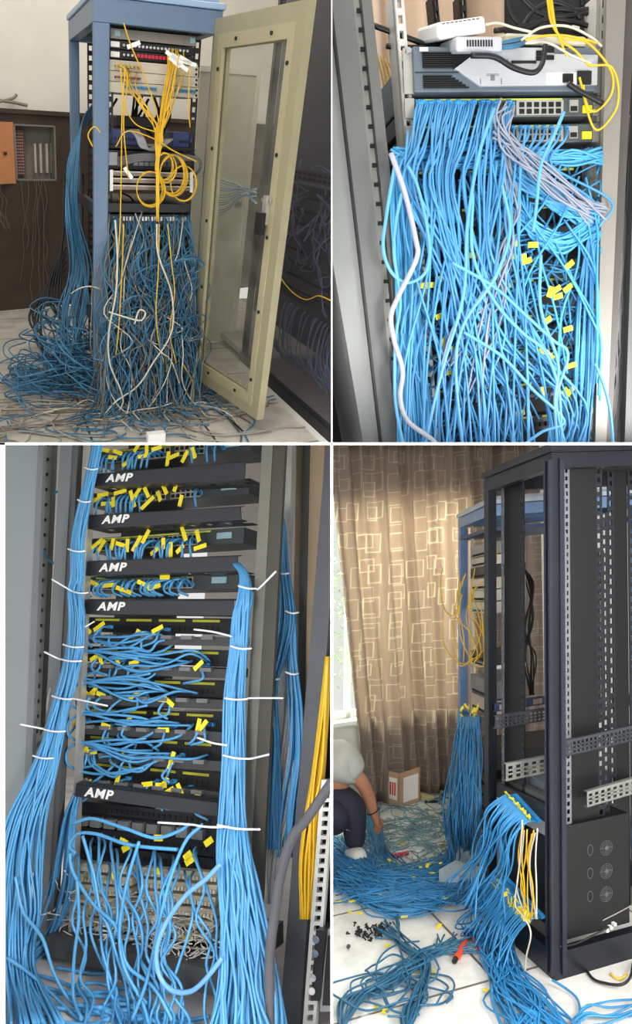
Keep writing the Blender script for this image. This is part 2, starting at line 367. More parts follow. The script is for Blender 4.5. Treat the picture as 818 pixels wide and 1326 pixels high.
for x in (x0+.02, x1-.03): MB().box(x, x+.025, y-.002, y, z0+.012, z0+.035).build('sticker', mat('pale_blue', (150, 185, 200), .5), t)
t, x0, x1, z0, z1, y = unit1('patch_bay', 141, 51, 62.5, 252, y1, .2, M_BLKM, 'black patch panel with a row of silver round ports', 'patch panel')
ports(t, x0+.06, x1-.03, z0+.01, z1-.01, y, 18, 1, M_CHROME, 'silver_ports', .75, .012, True); MB().box(x0+.008, x0+.05, y-.003, y, z0+.008, z1-.006).build('label_card', M_WTAG, t)
t, x0, x1, z0, z1, y = unit1('patch_bay', 141, 63.5, 75, 251, y1, .2, M_BLKM, 'black patch panel with a row of red ports', 'patch panel')
ports(t, x0+.13, x1-.09, z0+.01, z1-.008, y, 11, 1, mat('red_port', (190, 40, 62), .4), 'red_ports', .8, .01); ports(t, x0+.06, x0+.12, z0+.01, z1-.01, y, 3, 1, M_CHROME, 'silver_ports', .7, .012, True)
MB().box(x0+.008, x0+.05, y-.003, y, z0+.006, z1-.008).build('label_card', M_WTAG, t)
for n, (va, vb) in enumerate(((76.5, 90.5), (91, 104.5), (105, 119))):
    lb = ['beige fibre tray with yellow boots, directly under the red ports', 'beige fibre tray with brown boots, second of three', 'beige fibre tray with blue adapters, lowest of three'][n]
    t, x0, x1, z0, z1, y = unit1('fibre_tray', 139, va, vb, 257, y1-.02, .28, BEI, lb, 'fibre tray')
    if n < 2:
        ports(t, x0+.17, x1-.03, z0+.018, z1-.03, y, 17, 1, M_HOLE, 'port_hole', .5, .004, True)
        ports(t, x0+.03, x0+.16, z0+.012, z1-.02, y, 7, 1, mat('boot_yellow' if n == 0 else 'boot_brown', (176, 150, 60) if n == 0 else (128, 72, 64), .5), 'boots', .7, .03)
    else:
        for q0, q1 in ((.08, .24), (.27, .44)): ports(t, x0+q0, x0+q1, z0+.02, z1-.012, y, 6, 1, mat('adapter_blue', (38, 120, 158), .4), 'adapters', .85, .012)
    b = MB()
    for z in (z0+.012, z1-.012): b.cyl((x1-.012, y, z), (x1-.012, y-.004, z), .006, 8)
    b.build('screw', M_DARK, t)
# shelf 1 with two blue boxes and clutter
t, x0, x1, z0, z1, y = unit1('equipment_shelf', 138, 187.5, 192, 252, .05, .6, M_BLKM, 'black shelf carrying two dark blue switch boxes', 'shelf'); zs = z1
NAVY = mat('navy_case', (46, 60, 110), .4, var=.08)
for (ua, ub, va, lb) in ((139, 180, 171, 'dark blue network switch at the left of the shelf'), (224, 250, 178, 'dark blue network switch at the right of the shelf')):
    a = PY(ua, va, .1); x_1 = PY(ub, va, .1)[0]; t = thing('network_switch', lb, 'network switch', (a[0], .1, zs)); MB().box(a[0], x_1, .1, .35, zs, zs+.075, .004).build('case', NAVY, t)
    ports(t, a[0]+.03, x_1-.02, zs+.02, zs+.04, .1, 6, 1, M_DARK, 'port', .7)
a = PY(150, 168, .2); MB().box(a[0], a[0]+.2, .2, .4, zs+.08, zs+.14, .01).build('media_converter', M_DARK, label='black converter box stacked on the left blue switch', cat='converter')
# server
t, x0, x1, z0, z1, y = unit1('router_chassis', 139, 194, 219, 252, .05, .5, M_BLKM, 'black modular chassis in the middle of the blue rack', 'router')
MB().box(x0+.005, x0+.05, y-.004, y, z0+.02, z1-.01).build('fan_cover', mat('pale_cover', (166, 168, 172), .4), t)
ports(t, x0+.13, x0+.24, z0+.02, z1-.03, y, 4, 2, mat('silver_box', (130, 134, 138), .35, .4), 'modules', .8, .01); ports(t, x0+.26, x0+.4, z0+.02, z1-.04, y, 3, 2, mat('card_edge', (70, 74, 80), .4), 'cards', .85, .006)
for i, v in enumerate((221, 230, 239)):
    t, x0, x1, z0, z1, y = unit1('pull_out_tray', 143, v, v+6.5, 248, .02, .4, mat('tray_bronze', (132, 118, 108), .35, .5, var=.25, scale=14), 'bronze grey rail tray, '+('topmost', 'middle', 'lowest')[i]+' of the three under the chassis', 'tray', .002)
    MB().box(x0-.005, x1+.003, y-.006, y, z1-.006, z1).build('edge_lip', M_STEEL, t)
    for x in (x0-.004, x1-.012): MB().box(x, x+.016, y-.008, y, z0-.006, z1+.005).build('bracket', M_WHITE, t)
t, x0, x1, z0, z1, y = unit1('equipment_shelf', 138, 263, 275, 246, .03, .6, M_BLKM, 'lower black shelf just above the blue cable bundles', 'shelf')
t, x0, x1, z0, z1, y = unit1('network_switch', 141, 277, 290, 246, .06, .3, M_BLKM, 'black switch behind the blue cable bundles under the shelf', 'network switch')
ports(t, x0+.02, x1-.02, z0+.01, z1-.006, y, 24, 1, M_STEEL, 'port', .6)
for i, v in enumerate((300, 322, 346, 372, 398)):
    t, x0, x1, z0, z1, y = unit1('network_switch', 142, v, v+11, 246, .09, .3, M_BLKM, 'black switch buried behind hanging cables, '+('first', 'second', 'third', 'fourth', 'fifth')[i]+' down', 'network switch')
    ports(t, x0+.02, x1-.02, z0+.014, z1-.012, y, 24, 1, M_STEEL, 'port', .6)
t = thing('power_supply', 'black power supply box at the bottom of the blue rack', 'power supply', (.1, .15, .08)); MB().box(.1, .5, .12, .7, .08, .42, .01).build('case', M_BLKM, t); ports(t, .14, .46, .12, .2, .12, 12, 2, M_DARK, 'vent', .7)
# white boxes low in the tangle
a = PY(178, 489, -.08); c = PY(193, 507, -.08)
t = thing('power_adapter', 'grey white adapter box caught in the tangle near the floor', 'adapter', a); MB().obox(((a[0]+c[0])/2, -.06, (a[2]+c[2])/2), (1, 0, -.2), (0, 1, 0), (.2, 0, 1), .035, .03, .04).build('case', mat('adapter_grey', (176, 172, 160), .5), t)
a = PZ(199, 569); MB().box(a[0]-.04, a[0]+.05, a[1]-.05, a[1]+.0, 0, .05, .003).build('paper_card', M_WTAG, label='small white card on the floor at the lower edge', cat='card')
# ---- cream glazed door
Da = 1.401; Dw = .837; Dz0, Dz1 = .1, 1.965
ex = np.array((math.cos(Da), -math.sin(Da), 0)); en = np.array((-math.sin(Da), -math.cos(Da), 0)); hx = np.array((W1, 0, 0))
def dp(s, n, z): p = hx+ex*s+en*n; return (p[0], p[1], z)
def dbox(mb, s0, s1, n0, n1, z0, z1): return mb.hexa([dp(s0, n0, z0), dp(s1, n0, z0), dp(s1, n1, z0), dp(s0, n1, z0), dp(s0, n0, z1), dp(s1, n0, z1), dp(s1, n1, z1), dp(s0, n1, z1)])
CR = mat('khaki_cream_paint', (158, 151, 122), .42, .05, var=.06, scale=5); CR2 = mat('khaki_bezel', (172, 163, 131), .4, .05, var=.06, scale=5)
gd = thing('glazed_rack_door', 'khaki cream rack door with clear glass pane and lock, swung open', 'door', dp(Dw/2, 0, Dz0))
fo = .058
b = MB(); dbox(b, 0, fo, -.02, .02, Dz0, Dz1); dbox(b, Dw-fo*1.25, Dw, -.02, .02, Dz0, Dz1); dbox(b, fo, Dw-fo*1.25, -.02, .02, Dz0, Dz0+.06); dbox(b, fo, Dw-fo*1.25, -.02, .02, Dz1-.07, Dz1)
b.build('door_frame', CR, gd)
b = MB(); q = .05
for (s0, s1, za, zb2) in ((fo, fo+q, Dz0+.06, Dz1-.07), (Dw-fo*1.25-q, Dw-fo*1.25, Dz0+.06, Dz1-.07), (fo+q, Dw-fo*1.25-q, Dz0+.06, Dz0+.115), (fo+q, Dw-fo*1.25-q, Dz1-.13, Dz1-.07)): dbox(b, s0, s1, .006, .024, za, zb2); dbox(b, s0, s1, -.024, -.006, za, zb2)
bz = b.build('bezel', CR2, gd)
b = MB()
for s in (fo+.025, Dw-fo*1.25-.025):
    for i in range(5):
        z = Dz0+.2+i*(Dz1-Dz0-.42)/4; b.cyl(dp(s, -.024, z), dp(s, -.03, z), .009, 8); b.cyl(dp(s, .024, z), dp(s, .03, z), .009, 8)
for s in (.25, .58):
    for z in (Dz0+.088, Dz1-.1): b.cyl(dp(s, -.024, z), dp(s, -.03, z), .009, 8); b.cyl(dp(s, .024, z), dp(s, .03, z), .009, 8)
b.build('screws', M_DARK, bz)
b = MB(); dbox(b, fo+q-.01, Dw-fo*1.25-q+.01, -.003, .003, Dz0+.1, Dz1-.12); b.build('glass_pane', glass_mat('dusty_glass', (243, 244, 240), .06), gd)
# lock
A_, t_, Ai_ = FR[1]
def onsheet(u, v):                 # door coords of a pixel
    o = -Ai_ @ t_; k = Ai_ @ np.array([(u-409)/900, (v-663)/900, 1.]); l = en.dot(hx-o)/en.dot(k); p = o+l*k; return (p-hx).dot(ex), p[2]
for sgn in (-1,):
    s_, z_ = onsheet(352, 275); b = MB()
    for n0, n1 in ((.02, .045), (-.045, -.02)): dbox(b, s_-.018, s_+.014, n0, n1, z_-.055, z_+.075)
    lk = b.build('lock_handle', M_STEEL, gd)
    b = MB()
    for n0, n1 in ((.045, .07), (-.07, -.045)): dbox(b, s_-.03, s_+.026, n0, n1, z_-.1, z_-.0)
    b.build('lock_knob', M_BLK, lk); b = MB()
    for n0, n1 in ((.03, .042), (-.042, -.03)): dbox(b, s_-.04, s_+.035, n0, n1, z_+.045, z_+.062)
    b.build('lock_ears', M_CHROME, lk)
# ---- cream door of the next cabinet, seen through the glass
t = thing('cream_cabinet_door', 'plain cream cabinet door standing behind the glass pane', 'door', (.8, .95, 0))
a = PY(260, 78, .95); c = PY(338, 88, .95)
b = MB(); b.box(a[0], c[0]-.03, .95, .98, .02, a[2]-.06); b.build('door_panel', mat('pale_cream', (212, 208, 186), .5, var=.04), t)
b = MB(); b.box(c[0]-.03, c[0], .93, .99, .02, a[2]-.03); b.box(a[0], c[0]-.03, .93, .99, a[2]-.06, a[2]-.03); b.build('door_edge', mat('cream_edge', (226, 222, 204), .5, var=.03), t)
MB().box(c[0]-.1, c[0]-.05, .93, .95, 1.0, 1.03).build('latch', M_STEEL, t)
# ---- black perforated cabinet on the right
X2 = 1.035
ye = PX(338, 250, X2)[1]
t = thing('perforated_cabinet', 'tall black server cabinet with perforated mesh side at the right', 'server cabinet', (X2, 0, 0))
PM = perf_mat('perforated_black', (66, 66, 74), (1, 2), .009, .38)
MB().add([(X2, -1.35, .1), (X2, ye, .1), (X2, ye, 2.5), (X2, -1.35, 2.5)], [(0, 1, 2, 3)]).build('mesh_panel', PM, t)
b = MB(); b.box(X2-.012, X2+.03, -1.5, ye+.05, .04, .1); b.box(X2-.005, X2+.03, ye, ye+.04, .04, 2.5); b.build('cabinet_frame', M_BLKM, t)
MB().box(X2+.5, X2+.52, -1.5, 1.6, .04, 2.6).build('far_panel', mat('dark_inner', (78, 78, 86), .6), t)
MB().box(X2-.012, X2+.03, -1.5, ye+.05, 0, .04).build('plinth', M_WHITE, t)
MB().box(X2+.02, X2+.5, -1.5, 1.6, .05, .09).build('cabinet_floor', mat('grey_tray', (160, 152, 148), .6), t)
MB().add([(X2+.02, -1.3, 2.45), (X2+.6, -1.3, 2.45), (X2+.6, 1.3, 2.45), (X2+.02, 1.3, 2.45)], [(0, 1, 2, 3)]).build('perforated_roof', perf_mat('perforated_roof', (60, 60, 64), (0, 1), .03, .3), t)
rows = [(.55+i*.075) for i in range(9)]
for i, z in enumerate(rows):
    MB().box(X2+.14, X2+.45, -1.0, .35, z, z+.06, .003).build('network_switch', mat('grey_black_b', (96, 90, 92), .4) if i % 2 else mat('grey_black', (70, 68, 74), .4), label='slim dark switch in the lower stack behind the black mesh', cat='network switch', group='switches behind the black mesh')
t2 = thing('support_bracket', 'grey slotted bracket across the black cabinet behind the mesh', 'bracket', (X2+.05, -.4, 1.25))
MB().box(X2+.05, X2+.06, -.9, .1, 1.24, 1.3).build('bar', mat('bracket_grey', (118, 118, 118), .4, .4), t2); ports(t2, 0, 1, 0, 1, 0, 1, 1, M_HOLE) if 0 else None
b = MB()
for i in range(14): b.box(X2+.046, X2+.05, -.87+i*.068, -.83+i*.068, 1.25, 1.262); b.box(X2+.046, X2+.05, -.87+i*.068, -.83+i*.068, 1.275, 1.287)
b.build('slots', M_HOLE, t2)
GB = mat('grey_blue_jacket', (128, 146, 176), .5)
for i in range(34):
    y = U(-.9, .1); z = U(1.0, 1.22); p = [(X2+.13, y, z)]
    for k in range(5): y += U(-.12, .12); z += U(-.14, .12); p.append((X2+U(.03, .12), y, z))
    cable(p, .004, GB, 'grey blue cable looping over the upper switches behind the mesh', 'cables behind the black mesh', n=4)
for i in range(46):
    y = U(-1.0, .35); p = [(X2+.13, y, .53), (X2+.1, y-.02, .5), (X2+.07, y-.06+U(-.02, .02), .38), (X2+.07, y-U(.1, .2), .28+U(-.04, .03)), (X2+.1, y-U(.2, .36), .22+U(-.05, .05))]
    cable(p, .004, GB, 'grey blue cable arching from the lowest switch behind the mesh', 'cable fan behind the black mesh', n=4)
cable([PX(355, 348, X2-.02), PX(375, 375, X2-.02), PX(395, 388, X2-.02), PX(412, 383, X2-.02), PX(428, 389, X2-.02)], .003, M_YEL, 'thin yellow cable running across the black mesh side', name='fibre_cable')
# ---- cables of room one
lay = [0]
def hang1(u0, v0, u1, v1, y0, y1, m, r=.0042, wob=.03, n=6, tail=0, **kw):
    a = np.array(PY(u0, v0, y0)); c = np.array(PY(u1, v1, y1)); c[2] = max(c[2], .02); p = [a]
    for k in range(1, n):
        q = k/n; p.append(a+(c-a)*q+np.array((U(-wob, wob), U(-wob, wob)*.7-.02, U(-.02, .02))))
    p.append(c)
    if tail:
        d = np.array((U(-1, 1), U(-1, .2), 0)); x = c.copy()
        for k in range(4): d += np.array((U(-.7, .7), U(-.7, .5), 0)); d /= np.linalg.norm(d); x = x+d*tail/4; x[2] = U(.005, .04); p.append(x.copy())
    return p
tg = MB()
for i in range(60):
    u = U(140, 250); p = hang1(u, U(276, 480), min(max(u+U(-70, 70), 130), 262), U(440, 550), .0, U(-.3, -.05), M_GREY, wob=U(.05, .13), n=4, tail=U(.1, .6)); tg.tube(ss(p, 4), .0034, 5)
tg.build('grey_cable_tangle', mat('dull_grey_jacket', (112, 110, 104), .5, var=.3, scale=4), None, 'loose dull grey cables mixed through the blue tangle of the blue rack', 'cable', 'tangle at the blue rack', 'stuff')
G1 = 'blue patch cable hanging in the front tangle of the steel blue rack'
tang = MB()
def hangcount(k, ind, m, lab, grp, **kw):
    pass
for i in range(230):                 # dense blue mass in front of the rack
    u = U(143, 246); vs = U(276, 292) if i < 90 else U(292, 420)
    p = hang1(u, vs, min(max(u+U(-50, 45), 138), 254), U(440, 540), .06, U(-.28, .0), M_BLUE_D, wob=U(.03, .11), n=R.choice((3, 4, 5)), tail=U(.1, .5) if i % 2 == 0 else 0)
    if i < 70: cable(p, .0037, M_BLUE_D, G1, 'blue cables hanging down the front of the blue rack')
    else: tang.tube(ss(p, 4), .0037, 5)
for i in range(60):                  # cables pulled diagonally and loops
    c = PY(U(150, 245), U(330, 500), U(-.2, .02)); rx, rz = U(.05, .16), U(.05, .16); a0 = U(0, 6); p = []
    for k in range(8): a = a0+k*.75; p.append((c[0]+rx*math.cos(a)+k*.008, c[1]+.04*math.sin(a*1.3), max(.02, c[2]+rz*math.sin(a)-k*.012)))
    tang.tube(ss(p, 4), .0037, 5)
for i in range(110):                  # heap on the floor and bundle at the left of the front post
    c = (U(-.36, .1), U(-.1, .6)); rx, ry = U(.04, .2), U(.04, .18); a0 = U(0, 6); h = U(.0, .4)*max(.05, 1-abs(c[0]+.12)/.26) ; p = []
    for k in range(9): a = a0+k*.8; p.append((c[0]+rx*math.cos(a), c[1]+ry*math.sin(a), max(.008, h+U(-.02, .02)+.1*math.sin(a*.7))))
    tang.tube(ss(p, 4), .0042, 5)
for i in range(26):                  # bundle coming out of the left side, falling behind the post
    o = U(-.035, .03); p = [(.08, .6, 1.55+o), (.0+o*.3, .5, 1.45+o), (-.05+o, .42, 1.25), (-.07+o+U(-.02, .02), .35+o, 1.0), (-.02+o*1.6+U(-.03, .03), .4, .7), (-.06+o*3, .35, .42), (-.1+U(-.1, .1), .25+U(-.1, .1), .1)]
    tang.tube(ss(p, 5), .0042, 5)
tang.build('cable_tangle', M_BLUE_D, None, 'dense tangle of dull blue cables heaped around the foot of the blue rack', 'cable', 'tangle at the blue rack', 'stuff')
lt = [(255, 150, 120)]
for i in range(11):
    u = U(146, 248); cable(hang1(u, U(272, 380), min(max(u+U(-90, 90), 140), 262), U(430, 530), .03, -U(.12, .3), M_CREAM, wob=.1, n=6, tail=.4), .0034, M_CREAM, 'cream cable weaving through the front of the blue tangle', 'cream cables in the blue tangle')
W_ = [((149, 285), (152, 330), (150, 380), (141, 430), (142, 470), (156, 505), (158, 525), (140, 545)), ((203, 290), (205, 330), (222, 380), (222, 430), (198, 470), (178, 500), (150, 520), (122, 545), (60, 548)), ((141, 404), (160, 410), (182, 415), (188, 405), (180, 402), (174, 420))]
for p, lb in zip(W_, ('long cream cable curving down the left of the tangle', 'long cream cable bowing down the right of the tangle to the floor', 'cream cable with a small hook in the upper tangle')):
    cable([PY(u, v, -.3) for u, v in p], .0048, M_CREAM, lb, seg=8)
cable([PY(133, 375, -.02), PY(118, 371, -.03), PY(104, 373, .0), PY(92, 380, .05)], .004, M_CREAM, 'short pale cable tied round the left front post')
for i in range(48):                  # pale cables sprawled over the tiles
    x, y = U(-.9, .5), U(-.75, -.05); d = U(0, 6); p = []
    for k in range(R.choice((7, 10, 13))):
        p.append((x, y, .006+U(0, .012))); d += U(-.8, .8); x += .09*math.cos(d)*1.3; y += .09*math.sin(d)*.8; y = min(max(y, -.9), .3)
    cable(p, .0045, (mat('dusty_cable', (128, 118, 106), .6), mat('tan_cable', (172, 160, 140), .6), M_GREY)[i % 3], 'dusty beige cable sprawled on the tiles in front of the blue rack', 'dusty cables on the tiles', name='floor_cable')
for i in range(14):
    x, y = U(-.5, .6), U(-.6, -.1); d = U(0, 6); p = []
    for k in range(8):
        p.append((x, y, .006+U(0, .012))); d += U(-.9, .9); x += .1*math.cos(d); y += .08*math.sin(d)
    cable(p, .0045, M_BLUE_D, 'dull blue cable trailing on the tiles below the tangle', 'blue cables trailing on the tiles', name='floor_cable')
for u0, pts in enumerate((((246, 470), (270, 520), (300, 545), (316, 560)), ((250, 480), (285, 528), (310, 560), (312, 573)), ((338, 505), (320, 530), (330, 545), (318, 560), (322, 573)))):
    cable([PZ(u, v, .01) for u, v in pts], .005, (M_BLK, mat('slate', (70, 80, 92), .5), M_BLUE_D)[u0], ('black', 'slate grey', 'blue')[u0]+' cable trailing over the tiles '+('from the rack to the open door', 'along the open door foot', 'under the open door corner')[u0], name='floor_cable')
for i in range(5):
    p = [(-.05+i*.006, .9, 1.2), (-.08, .8, .8), (-.1-i*.02, .75, .45), (-.06, .6, .28), (.0, .5, .4), (.0, .5, .8), (.02, .6, 1.2)]
    cable(p, .007, M_BLK, 'thick black cable looping beside the rear blue post', 'black cables beside the rear post', name='power_cable')
for i in range(5): cable([(-.02, 1.2, .5+i*.05), (-.12-i*.01, 1.2, .42), (-.2-i*.02, 1.1, .25), (-.23+U(-.03, .03), .95, .06+i*.02), (-.16+U(-.02, .02), .7, .03), (-.02, .5, .03)], .009, M_BLK, 'black cable curving down to the tiles beside the dark panelling', 'black cables by the panelling', name='power_cable')
for i in range(9):
    u = U(145, 230); p = [PY(u, U(122, 135), .35), PY(u-U(-8, 15), 150, .3), PY(u+U(-30, 10), 168, .25), PY(u+U(-20, 30), U(170, 186), .2)]
    cable(p, .007, M_BLK, 'black power cable arching above the blue switches', 'black cables above the blue switches', name='power_cable')
cable([PY(178, 268, .2), PY(168, 255, .1), PY(155, 250, .05), PY(160, 262, .05), PY(176, 262, .1)], .005, M_BLK, 'black cable loop in the gap above the lower shelf', name='power_cable')
for i in range(4): cable([PY(152, 205+i*3, .0), PY(185, 200+i*2.5, -.03), PY(225, 201+i*2.2, -.03), PY(252, 204+i*1, -.02), PY(260, 212, -.02), PY(257, 222, .0), PY(250, 226+i, .04)], .008, mat('conduit_grey', (92, 92, 94), .4), 'dark grey conduit cable bending round the right of the chassis', 'conduits round the chassis', name='conduit_cable')
for i in range(8): u = 182+i*1.5; cable([PY(u-14, 168, -.02), PY(u-6, 176+i*.6, -.05), PY(u, 190+i*.5, -.05), PY(u+14, 192, -.04), PY(u+24+i, 180, -.02)], .006, mat('silver_cable', (150, 150, 152), .35, .3), 'silver cable looped in front of the blue switches', 'silver loops in front of the shelf')
# yellow fibres
YG = 'yellow fibre falling to the coils in the middle of the rack'
for i in range(24):
    u = R.choice([U(215, 250), U(216, 240), U(146, 178)]); v0 = U(62, 76) if u > 200 else U(83, 100)
    p = [PY(u, v0, .05), PY(u+U(-2, 2), v0+20, -.0), PY(206+(u-206)*.45+U(-3, 3), 140+U(-8, 8), -.05), PY(206+U(-5, 5), 172+U(-6, 6), -.08), PY(204+U(-2, 2), 210, -.08), PY(204+U(-2, 2), U(235, 262), -.08), PY(204+U(-2, 2), U(262, 290), -.08)]
    cable(p, .0026, M_YEL, YG, 'yellow fibres falling to the coils', name='fibre_cable')
for k, (cu, cv, ru, rv, nn) in enumerate(((194, 244, 17, 22, 5), (224, 227, 17, 26, 8), (238, 238, 17, 23, 3), (213, 216, 12, 18, 4))):
    for i in range(nn):
        o = U(-2.0, 2.0); p = []; a0 = U(0, 6)
        for j in range(15): a = a0+j*2*PI/13; p.append(PY(cu+o+(ru+o)*math.cos(a), cv+o+(rv+o*.6)*math.sin(a), -.06-U(0, .02)))
        cable(p, .0027, M_YEL, 'yellow fibre coiled in the '+('left', 'largest', 'right', 'upper')[k]+' ring', 'yellow fibre coils, '+('left', 'largest', 'right', 'upper')[k]+' ring', name='fibre_cable')
FB = [((160, 30), (170, 60), (185, 95), (200, 135), (206, 160)), ((162, 90), (158, 150), (157, 220), (155, 300), (150, 360)), ((156, 88), (160, 130), (175, 160), (205, 172)), ((152, 80), (165, 100), (160, 160), (166, 230)), ((246, 88), (244, 130), (246, 165)), ((206, 290), (205, 350), (202, 400), (205, 440), (212, 470)), ((217, 290), (222, 340), (226, 380), (220, 430), (228, 470)), ((232, 70), (222, 120), (213, 165)), ((150, 190), (165, 170), (200, 180), (224, 195), (256, 210)), ((120, 190), (114, 175), (122, 164), (130, 172)), ((236, 470), (250, 498), (246, 535), (228, 545), (210, 540)), ((160, 290), (158, 350), (154, 420), (150, 460))]
for i, p in enumerate(FB):
    cable([PY(u, v, -.1 if v < 290 else -.26) for u, v in p], .0032, M_YEL, ['long yellow fibre dropping from the top green panel', 'yellow fibre hanging straight down the left side', 'yellow fibre curving from the first beige tray', 'yellow fibre looping past the left of the trays', 'short yellow fibre at the right edge of the trays', 'yellow fibre trailing down the centre of the blue tangle', 'yellow fibre trailing down the right of the blue tangle', 'yellow fibre slanting from the red port panel', 'yellow fibre sweeping right above the chassis', 'yellow fibre loop left of the front post', 'yellow fibre looping low on the floor beside the door', 'yellow fibre lost in the left of the tangle'][i], name='fibre_cable', seg=7)
for (u, v, a) in ((173, 58, .4), (222, 72, -.5), (230, 76, -.5), (240, 78, -.4), (246, 82, -.2), (236, 86, -.5), (226, 80, -.6), (166, 224, -.9)):
    c = PY(u, v, -.1); MB().obox(c, (math.cos(a), 0, math.sin(a)), (0, 1, 0), (-math.sin(a), 0, math.cos(a)), .032, .001, .009).build('paper_tag', M_WTAG, label='white paper tag on the yellow fibres'+(' near the coils' if v > 200 else ' in front of the upper panels' if u > 200 else ' at the left of the black panels'), cat='tag', group='white tags, '+str(u//100)+('b' if v > 200 else ''))
for i in range(16):                  # thin cables seen through the glass
    v0 = U(238, 262); cable([PX(332, v0-.4*i+8, .9), PX(310, 240+i*1.2, .85), PX(290, 232+i*3, .82), PX(262, 220+i*4, .8)], .0028, M_BLUE if i % 3 else M_CREAM, 'thin pale blue cable stretched behind the glass pane', 'cables behind the glass pane')
# ================================================================ ROOM 2: close view of a rack front with a router, switches and a curtain of blue cables
room(2)
area('fill_light_room_two', (-.1, -1.3, 1.0), (.22, 0, -.1), .5, 1.2, (1, 1, 1))  # weak unseen fill added in front of the rack
def bar(uvs, y, dep, m, name, parent=None, **kw):      # upright profile: (u_left, u_right) at the top row and at the bottom row
    (a0, a1, va), (b0, b1, vb) = uvs; f = [PY(b0, vb, y), PY(b1, vb, y), PY(a0, va, y), PY(a1, va, y)]
    o = np.array((0, dep, 0)); g = [tuple(np.array(q)+o) for q in f]
    return MB().hexa([f[0], f[1], g[1], g[0], f[2], f[3], g[3], g[2]]).build(name, m, parent, **kw)
GP = mat('grey_cabinet_paint', (124, 126, 124), .45, .1, var=.05, scale=4); GP2 = mat('mid_grey_paint', (98, 99, 97), .5, .1, var=.06, scale=4); GP3 = mat('dark_grey_paint', (84, 86, 86), .5, .1, var=.05)
t = thing('server_cabinet', 'pale grey cabinet side with slotted edge, left of the crowded rack front', 'cabinet', PY(460, 570, .1))
bar(((395, 431, -20), (440, 474, 590)), .0, .03, GP3, 'shadow_channel', t) if 0 else None
bar(((370, 422, -20), (473, 495, 590)), -.02, .25, GP, 'side_panel', t)
bar(((425, 455, -20), (496, 516, 590)), -.03, .2, GP2, 'corner_profile', t)
bar(((424, 427, -20), (494, 497, 590)), -.031, .05, M_DARK, 'seam', t)
sl = bar(((455, 466, -20), (516, 523, 590)), .0, .02, mat('strip_pale', (150, 150, 144), .5, .2), 'slotted_strip', t)
b = MB()
for i in range(24):
    v = -8+i*25; q = (v+20)/610; u = 455+q*61; a = PY(u+3, v, -.001); b.box(a[0], a[0]+.02-.008*q, a[1]-.004, a[1]+.0, a[2], a[2]+.008)
b.build('slots', M_HOLE, sl)
bar(((466, 479, -20), (529, 544, 590)), -.02, .06, GP2, 'inner_post', t)
bar(((370, 500, 150), (370, 548, 590)), .5, .03, mat('dim_backdrop', (84, 80, 84), .8, var=.4, scale=7), 'backdrop_left_room_two', kind='structure')  # dark sheet added in place of the dim floor and cables behind
# rack
t = thing('server_rack', 'rack front with white mounting rails and black interior full of patch panels', 'server rack', PY(650, 570, .05))
b = MB(); rx = []
def rail2(ua, ub, uc, ud, va, vb, y, nh=34):
    b = MB(); A0, A1 = np.array(PY(ua, va, y)), np.array(PY(ub, va, y)); B0, B1 = np.array(PY(uc, vb, y)), np.array(PY(ud, vb, y)); dy = np.array((0, .012, 0))
    def P(s, q): return (A0+(A1-A0)*s)*(1-q)+(B0+(B1-B0)*s)*q
    def cell(s0, s1, q0, q1): p = [P(s0, q1), P(s1, q1), P(s1, q0), P(s0, q0)]; b.prism(p, dy)
    cell(0, .3, 0, 1); cell(.72, 1, 0, 1)
    for i in range(nh): cell(.3, .72, i/nh, i/nh+.45/nh)
    b.prism([A0, B0, B0+np.array((0, .06, 0)), A0+np.array((0, .06, 0))], (.003, 0, 0))
    return b
RW = mat('rail_white', (212, 212, 206), .4, .3)
rail2(509, 522, 556, 570, -10, 590, .012).build('mounting_rail', RW, t)
rail2(776, 789, 762, 775, -10, 590, .012).build('mounting_rail', RW, t)
rail2(560, 566, 590, 596, -10, 300, .5, 20).build('rear_rail', M_BLKM, t); rail2(596, 603, 610, 618, -10, 300, .5, 20).build('rear_rail', M_BLKM, t)
rail2(750, 758, 744, 750, -10, 300, .5, 20).build('rear_rail', M_BLKM, t)
MB().box(-.02, .46, .35, .37, -1.1, -.02).build('inner_back', mat('inner_black', (16, 18, 22), .7), t)
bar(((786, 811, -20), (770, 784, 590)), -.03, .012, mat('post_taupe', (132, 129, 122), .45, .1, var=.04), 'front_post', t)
bar(((809, 824, -20), (781, 790, 590)), -.018, .03, mat('post_taupe_shaded', (74, 70, 66), .5), 'post_side', t)  # same taupe post, side face shade put into a darker colour
bar(((828, 880, -20), (808, 880, 590)), .02, .02, GP3, 'outer_post', t)
MB().box(.47, 1.1, .5, .52, -1.3, .6).build('wall_side_room_two', mat('black_back', (22, 22, 25), .7), kind='structure')
# curtain behind
cb = MB(); n = 120; P0 = []
for i in range(n+1):
    x = -.5+i*1.5/n; yy = .85+.05*math.sin(i*.55)+.03*math.sin(i*.23+1)
    P0.append((x, yy))
cb.add([(x, y, z) for z in (-1.0, 1.2) for x, y in P0]+[(x, y+.004, z) for z in (-1.0, 1.2) for x, y in P0], [[i, i+1, n+1+i+1, n+1+i] for i in range(n)]+[[2*n+2+i, 2*n+2+i+1, 3*n+3+i+1, 3*n+3+i][::-1] for i in range(n)], True)
cb.build('curtain', mat('beige_curtain', (205, 182, 160), .8, var=.08), label='beige pleated curtain hanging behind the open rack', cat='curtain')
